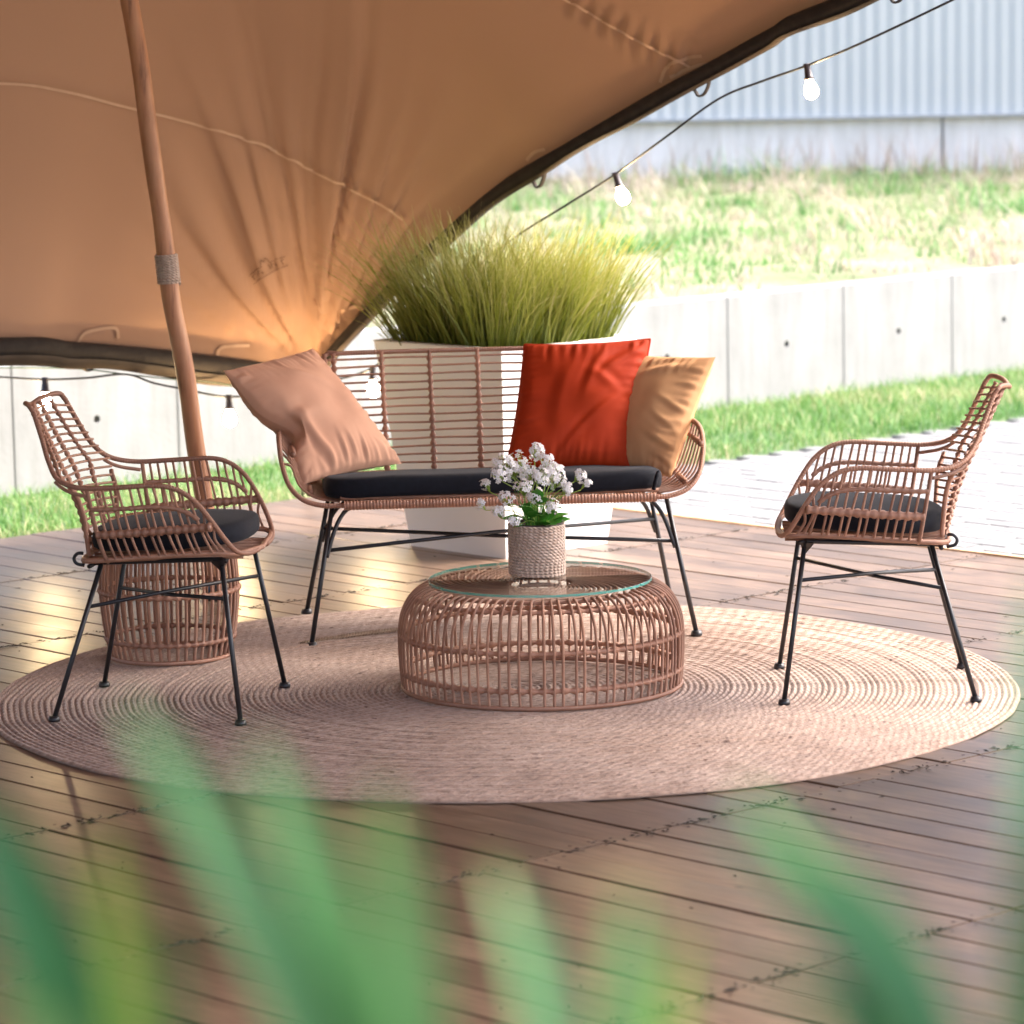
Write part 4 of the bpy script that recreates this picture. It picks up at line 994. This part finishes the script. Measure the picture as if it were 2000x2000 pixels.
# printed emblem on the fabric: a small peaked badge over a curved name band
M_PRINT = simple('emblem_print', (.17, .085, .045), (.20, .10, .055), 40, .7)
tc = bpy.data.curves.new('emblem_text', 'FONT'); tc.body = 'TA  INT'; tc.size = 1; tc.align_x = 'CENTER'; tc.resolution_u = 2
to = bpy.data.objects.new('emblem_text', tc); C.collection.objects.link(to); bpy.context.view_layer.update()
tm = bpy.data.meshes.new_from_object(to.evaluated_get(bpy.context.evaluated_depsgraph_get()))
TV = [(v.co.x, v.co.y) for v in tm.vertices]; TF = [tuple(p.vertices) for p in tm.polygons]; bpy.data.objects.remove(to)
tw = max(abs(x) for x, y in TV)
def emb(x, y):                                             # emblem plane (-1..1 wide) to photo direction
    x *= 40; y = y * 40 - 7 * (1 - (x / 40) ** 2) * -1; a = R(-29)
    return 524 + x * math.cos(a) - (-y) * math.sin(a) * -1 * -1, 528 + x * math.sin(a) + (-y) * math.cos(a)
V = []
for x, y in TV:
    h, nn = hit(*emb(x / tw * .9, (y - .35) * .38)); V.append(tuple(h + nn * .005))
MB().add(np.array(V) - off, TF).build('emblem_lettering', M_PRINT, tent, False)
for pts in ([(-1, -.22), (-.5, -.28), (0, -.3), (.5, -.28), (1, -.22)], [(-1, .24), (-.5, .20), (-.2, .18)], [(.2, .18), (.5, .20), (1, .24)], [(-.22, .22), (-.12, .5), (0, .30), (.12, .5), (.22, .22)]):
    ribbon([emb(*q) for q in pts], .0035, 'emblem_line', M_PRINT, 4, .005)
# webbing loops on the hem
for (u, v, Q, L_, sg) in ((155, 690, Q1, L1, -1), (415, 712, Q1, L1, -1), (1075, 320, Q2, L2, 1), (1395, 150, Q2, L2, 1), (1765, -20, Q2, L2, 1)):
    dd = ray(u, v); k = max(range(2, len(Q) - 2), key=lambda q: (Vector(Q[q]) - Vector((0, 0, CAM_H))).normalized().dot(dd.normalized()))
    T = Q[k + 1] - Q[k - 1]; T /= np.linalg.norm(T); ow = np.cross(T, [0, 0, 1.0]); ow = sg * ow / np.linalg.norm(ow); Z_ = np.array([0, 0, 1.0])
    c = Q[k] + ow * .045 - Z_ * .050 - off
    P = catmull([c - T * .042 + Z_ * .012, c - T * .026 - Z_ * .010, c - T * .012 - Z_ * .030, c + T * .012 - Z_ * .032, c + T * .030 - Z_ * .012, c + T * .036 + Z_ * .012], 6)
    mb = MB(); tube(mb, P, .010, 8, flat=.4); mb.build('hook_loop', M_HEM, tent)

# leaning eucalyptus pole
def bark():
    m, nt, p, L = node_mat('peeled_pole'); co = coords(nt, 'Object', (1, 1, .12)); n = tex_noise(nt, co, 24, 6, .6); n2 = tex_noise(nt, coords(nt, 'Object', (1, 1, .5)), 7, 4)
    r = ramp(nt, n.outputs[0], [(.30, (.13, .05, .025)), (.42, (.44, .20, .10)), (.7, (.60, .32, .175))]); r2 = ramp(nt, n2.outputs[0], [(.28, (.6, .52, .48)), (.55, (1.05, 1.03, 1.0))])
    x = nt.nodes.new('ShaderNodeMix'); x.data_type = 'RGBA'; x.blend_type = 'MULTIPLY'; x.inputs[0].default_value = .8; L(r.outputs[0], x.inputs[6]); L(r2.outputs[0], x.inputs[7]); L(x.outputs[2], p.inputs['Base Color'])
    p.inputs['Roughness'].default_value = .5; L(bump(nt, n.outputs[0], .35, .006), p.inputs['Normal']); return m
M_POLE = bark()
pole = empty('tent_pole', (-.925, 11.20, 0)); tag(pole, 'leaning peeled wooden pole holding up the tent behind the left armchair', 'pole')
pp = [np.array(p) - np.array([-.925, 11.20, 0]) for p in (at(425, 1172, 11.20), at(404, 1020, 11.19), at(385, 880, 11.18), at(357, 700, 11.17), at(331, 560, 11.17), at(308, 380, 11.16), at(280, 170, 11.15), at(252, 0, 11.14))]
pd = Vector((-.15, -.06, 1)).normalized(); pb_ = Vector(pp[-1] + np.array([-.925, 11.20, 0])); ph_ = bvh.ray_cast(pb_, pd)
pl_ = (ph_[0] - pb_).length if ph_[0] is not None else .9
pp += [pp[-1] + np.array(pd) * pl_ * q for q in (.33, .66, .995)]
P = resample(catmull(pp, 10), .03); n = len(P)
P[:, 0] += [.006 * noise.noise(Vector((p_[2] * 3.1, 0, 0))) for p_ in P]; pr = np.array([.0290 + .0025 * noise.noise(Vector((p_[2] * 4.5, 3, 0))) for p_ in P]) - .002 * np.linspace(0, 1, n)
mb = MB(); tube(mb, P, pr, 18); mb.build('shaft', M_POLE, pole)
zt = np.array([.86, 1.04]); seg = P[(P[:, 2] > .975) & (P[:, 2] < 1.085)]
mb = MB(); ax = resample(seg, .004); k = np.arange(len(ax) * 9); ii = k / 9.0
c = np.stack([np.interp(ii, np.arange(len(ax)), ax[:, q]) for q in range(3)], 1); t = k / 18 * 2 * math.pi
c[:, 0] += .0335 * np.cos(t); c[:, 1] += .0335 * np.sin(t); tube(mb, c, .0042, 5)
mb.build('rope_binding', M_ROPE, pole)
mb = MB(); lathe(mb, [(.0001, .0), (.05, 0), (.052, .012), (.036, .02), (.034, .05)], 24, tuple(P[0] * np.array([1, 1, 0]))); mb.build('base_shoe', M_BLACK, pole)

# ------------------------------------------------------------------ string lights
M_CABLE = simple('cable_rubber', (.012, .013, .014), (.03, .03, .032), 30, .5)
M_SOCK = simple('socket_plastic', (.030, .024, .030), (.05, .04, .048), 30, .45)
M_BULB, nt, pb, L = node_mat('lit_bulb'); pb.inputs['Base Color'].default_value = (1, .9, .75, 1); pb.inputs['Emission Color'].default_value = (1, .70, .36, 1); pb.inputs['Emission Strength'].default_value = 80; pb.inputs['Roughness'].default_value = .1
strl = empty('string_lights', (0, 12.4, 0)); tag(strl, 'dark cable string of glowing bulbs hung along the tent edge', 'string lights')
so = np.array([0, 12.4, 0])
cab = [at(u, v, Y) for u, v, Y in ((-160, 728, 12.3), (0, 736, 12.45), (88, 741, 12.50), (170, 738, 12.58), (246, 731, 12.66), (300, 748, 12.7), (360, 760, 12.74), (447, 775, 12.8), (540, 765, 12.9), (640, 745, 13.05), (728, 718, 13.0), (820, 640, 12.9), (905, 545, 12.75), (1005, 464, 12.6), (1110, 398, 12.4), (1202, 340, 12.25), (1300, 268, 12.0), (1404, 193, 11.84), (1490, 158, 11.7), (1576, 128, 11.55), (1680, 85, 11.4), (1860, 0, 11.15), (2050, -95, 10.9))]
mb = MB(); tube(mb, catmull([tuple(np.array(p) - so) for p in cab], 8), .0042, 6); mb.build('cable', M_CABLE, strl)
bm_s = None
for (u, v, Y, tilt) in ((88, 741, 12.50, .03), (447, 775, 12.8, -.02), (728, 718, 13.0, .0), (1202, 340, 12.25, -.30), (1576, 128, 11.55, -.16)):
    c = np.array(at(u, v, Y)) - so
    if bm_s is None:
        mb = MB(); lathe(mb, [(.0001, .008), (.013, .008), (.014, .002), (.0125, -.004), (.0125, -.020), (.0135, -.022), (.0145, -.040), (.0175, -.043), (.0175, -.052), (.0001, -.052)], 20); bm_s = mb.build('socket', M_SOCK, strl)
        mb = MB(); lathe(mb, [(.0125, -.050), (.0135, -.060), (.019, -.070), (.0245, -.082), (.0265, -.095), (.0245, -.108), (.0185, -.118), (.009, -.1235), (.0001, -.1245)], 20); bulb0 = mb.build('bulb', M_BULB, bm_s); o = bm_s
    else: o = copy_tree(bm_s, strl)
    o.location = c; o.rotation_euler = (0, tilt, 0); o.scale = (.86, .86, .86)
mb = MB(); wire = [at(u, v, Y) for u, v, Y in ((-160, 716, 12.4), (0, 718, 12.52), (150, 720, 12.62), (246, 731, 12.68), (340, 741, 12.78), (410, 746, 12.86), (470, 756, 12.9), (640, 790, 13.1))]
tube(mb, catmull([tuple(p) for p in wire], 6), .0026, 5)
wo = mb.build('tension_wire', simple('green_wire', (.03, .06, .045), (.05, .085, .065), 30, .5)); tag(wo, 'thin dark green wire strung under the low tent hem', 'wire')
# tent corner strap pegged into the lawn
mb = MB(); pg = Vector((cor.x - .12, cor.y + .75, GZ)); tube(mb, resample([tuple(cor - Vector((0, -.03, .03)) - Vector(off)), tuple(pg - Vector(off))], .05), .012, 6, flat=.3); mb.build('corner_strap', M_HEM, tent)

# ------------------------------------------------------------------ foreground potted palm (close to the camera, out of focus)
M_PALM = simple('palm_leaf_pale', (.085, .24, .065), (.15, .32, .11), 9, .25)
M_PALMY = simple('palm_leaf_yellow', (.17, .27, .03), (.23, .32, .05), 9, .3)
M_PALMD = simple('palm_leaf_dark', (.015, .085, .02), (.03, .13, .035), 9, .3)
M_PALMS = simple('palm_stalk', (.10, .2, .04), (.16, .26, .06), 10, .5)
palm = empty('potted_palm', (.02, 1.15, 0)); tag(palm, 'blurred green potted palm right in front of the viewer', 'plant')
po_ = np.array([.02, 1.15, 0])
mb = MB(); lathe(mb, [(.0001, 0), (.13, 0), (.17, .30), (.175, .30), (.175, .33), (.158, .33), (.15, .27), (.0001, .27)], 40); mb.build('pot', simple('dark_pot', (.05, .045, .04), (.07, .06, .055), 10, .6), palm)
def frond(base, tip, leaves):
    """a stalk from the pot to tip, leaflets given as (root along stalk, tip point, width)"""
    b = np.array(base); t = np.array(tip); m = b * .45 + t * .55 + np.array([0, 0, .05])
    P = catmull([tuple(b), tuple(m), tuple(t)], 12); mb = MB(); tube(mb, P - po_, np.linspace(.006, .002, len(P)), 7); fr = mb.build('frond', M_PALMS, palm)
    for (k, tp, wd, *mt) in leaves:
        r0 = P[int(k * (len(P) - 1))]; r1 = np.array(tp); dirv = r1 - r0; sdv = np.cross(dirv, [0, 1.0, .15]); sdv /= np.linalg.norm(sdv); V = []
        for i in range(13):
            q = i / 12; c = r0 + dirv * q + np.array([0, 0, .035 * math.sin(q * math.pi)]) ; w_ = wd * .41 * (math.sin(math.pi * min(1, .12 + q * .88)) ** .55 if q < .98 else .02)
            V += [c - sdv * w_ - po_, c + np.array([0, .003, 0]) - po_, c + sdv * w_ - po_]
        MB().add(V, [(3 * i + j, 3 * i + j + 1, 3 * i + j + 4, 3 * i + j + 3) for i in range(12) for j in (0, 1)]).build('leaflet', mt[0] if mt else M_PALM, fr)
def A_(u, v, Y): return tuple(at(u, v + 45, Y * .87))
frond((.0, 1.15, .27), A_(300, 2500, 1.27), [(.99, A_(-70, 1500, 1.30), .036, M_PALMD), (.96, A_(195, 1590, 1.27), .014, M_PALMY), (.97, A_(-10, 1900, 1.22), .02), (.95, A_(330, 1700, 1.25), .012, M_PALMD)])
frond((.03, 1.15, .27), A_(880, 2600, 1.30), [(.99, A_(245, 1330, 1.36), .026), (.975, A_(500, 1400, 1.33), .026), (.97, A_(430, 1560, 1.31), .012, M_PALMD), (.96, A_(735, 1480, 1.28), .024), (.95, A_(720, 1540, 1.33), .014, M_PALMY)])
frond((.05, 1.15, .27), A_(1230, 2700, 1.24), [(.99, A_(960, 1640, 1.32), .014, M_PALMY), (.98, A_(985, 1680, 1.30), .022), (.97, A_(1235, 1690, 1.27), .020), (.95, A_(1340, 1760, 1.30), .012, M_PALMY)])
frond((.07, 1.15, .27), A_(2050, 2450, 1.2), [(.99, A_(1440, 1490, 1.36), .016), (.985, A_(1400, 1560, 1.34), .014, M_PALMD), (.97, A_(1640, 1640, 1.30), .015, M_PALMD), (.96, A_(1480, 1860, 1.2), .020, M_PALMD), (.98, A_(2035, 1050, 1.32), .016, M_PALMD), (.95, A_(2030, 1560, 1.2), .022, M_PALMD)])
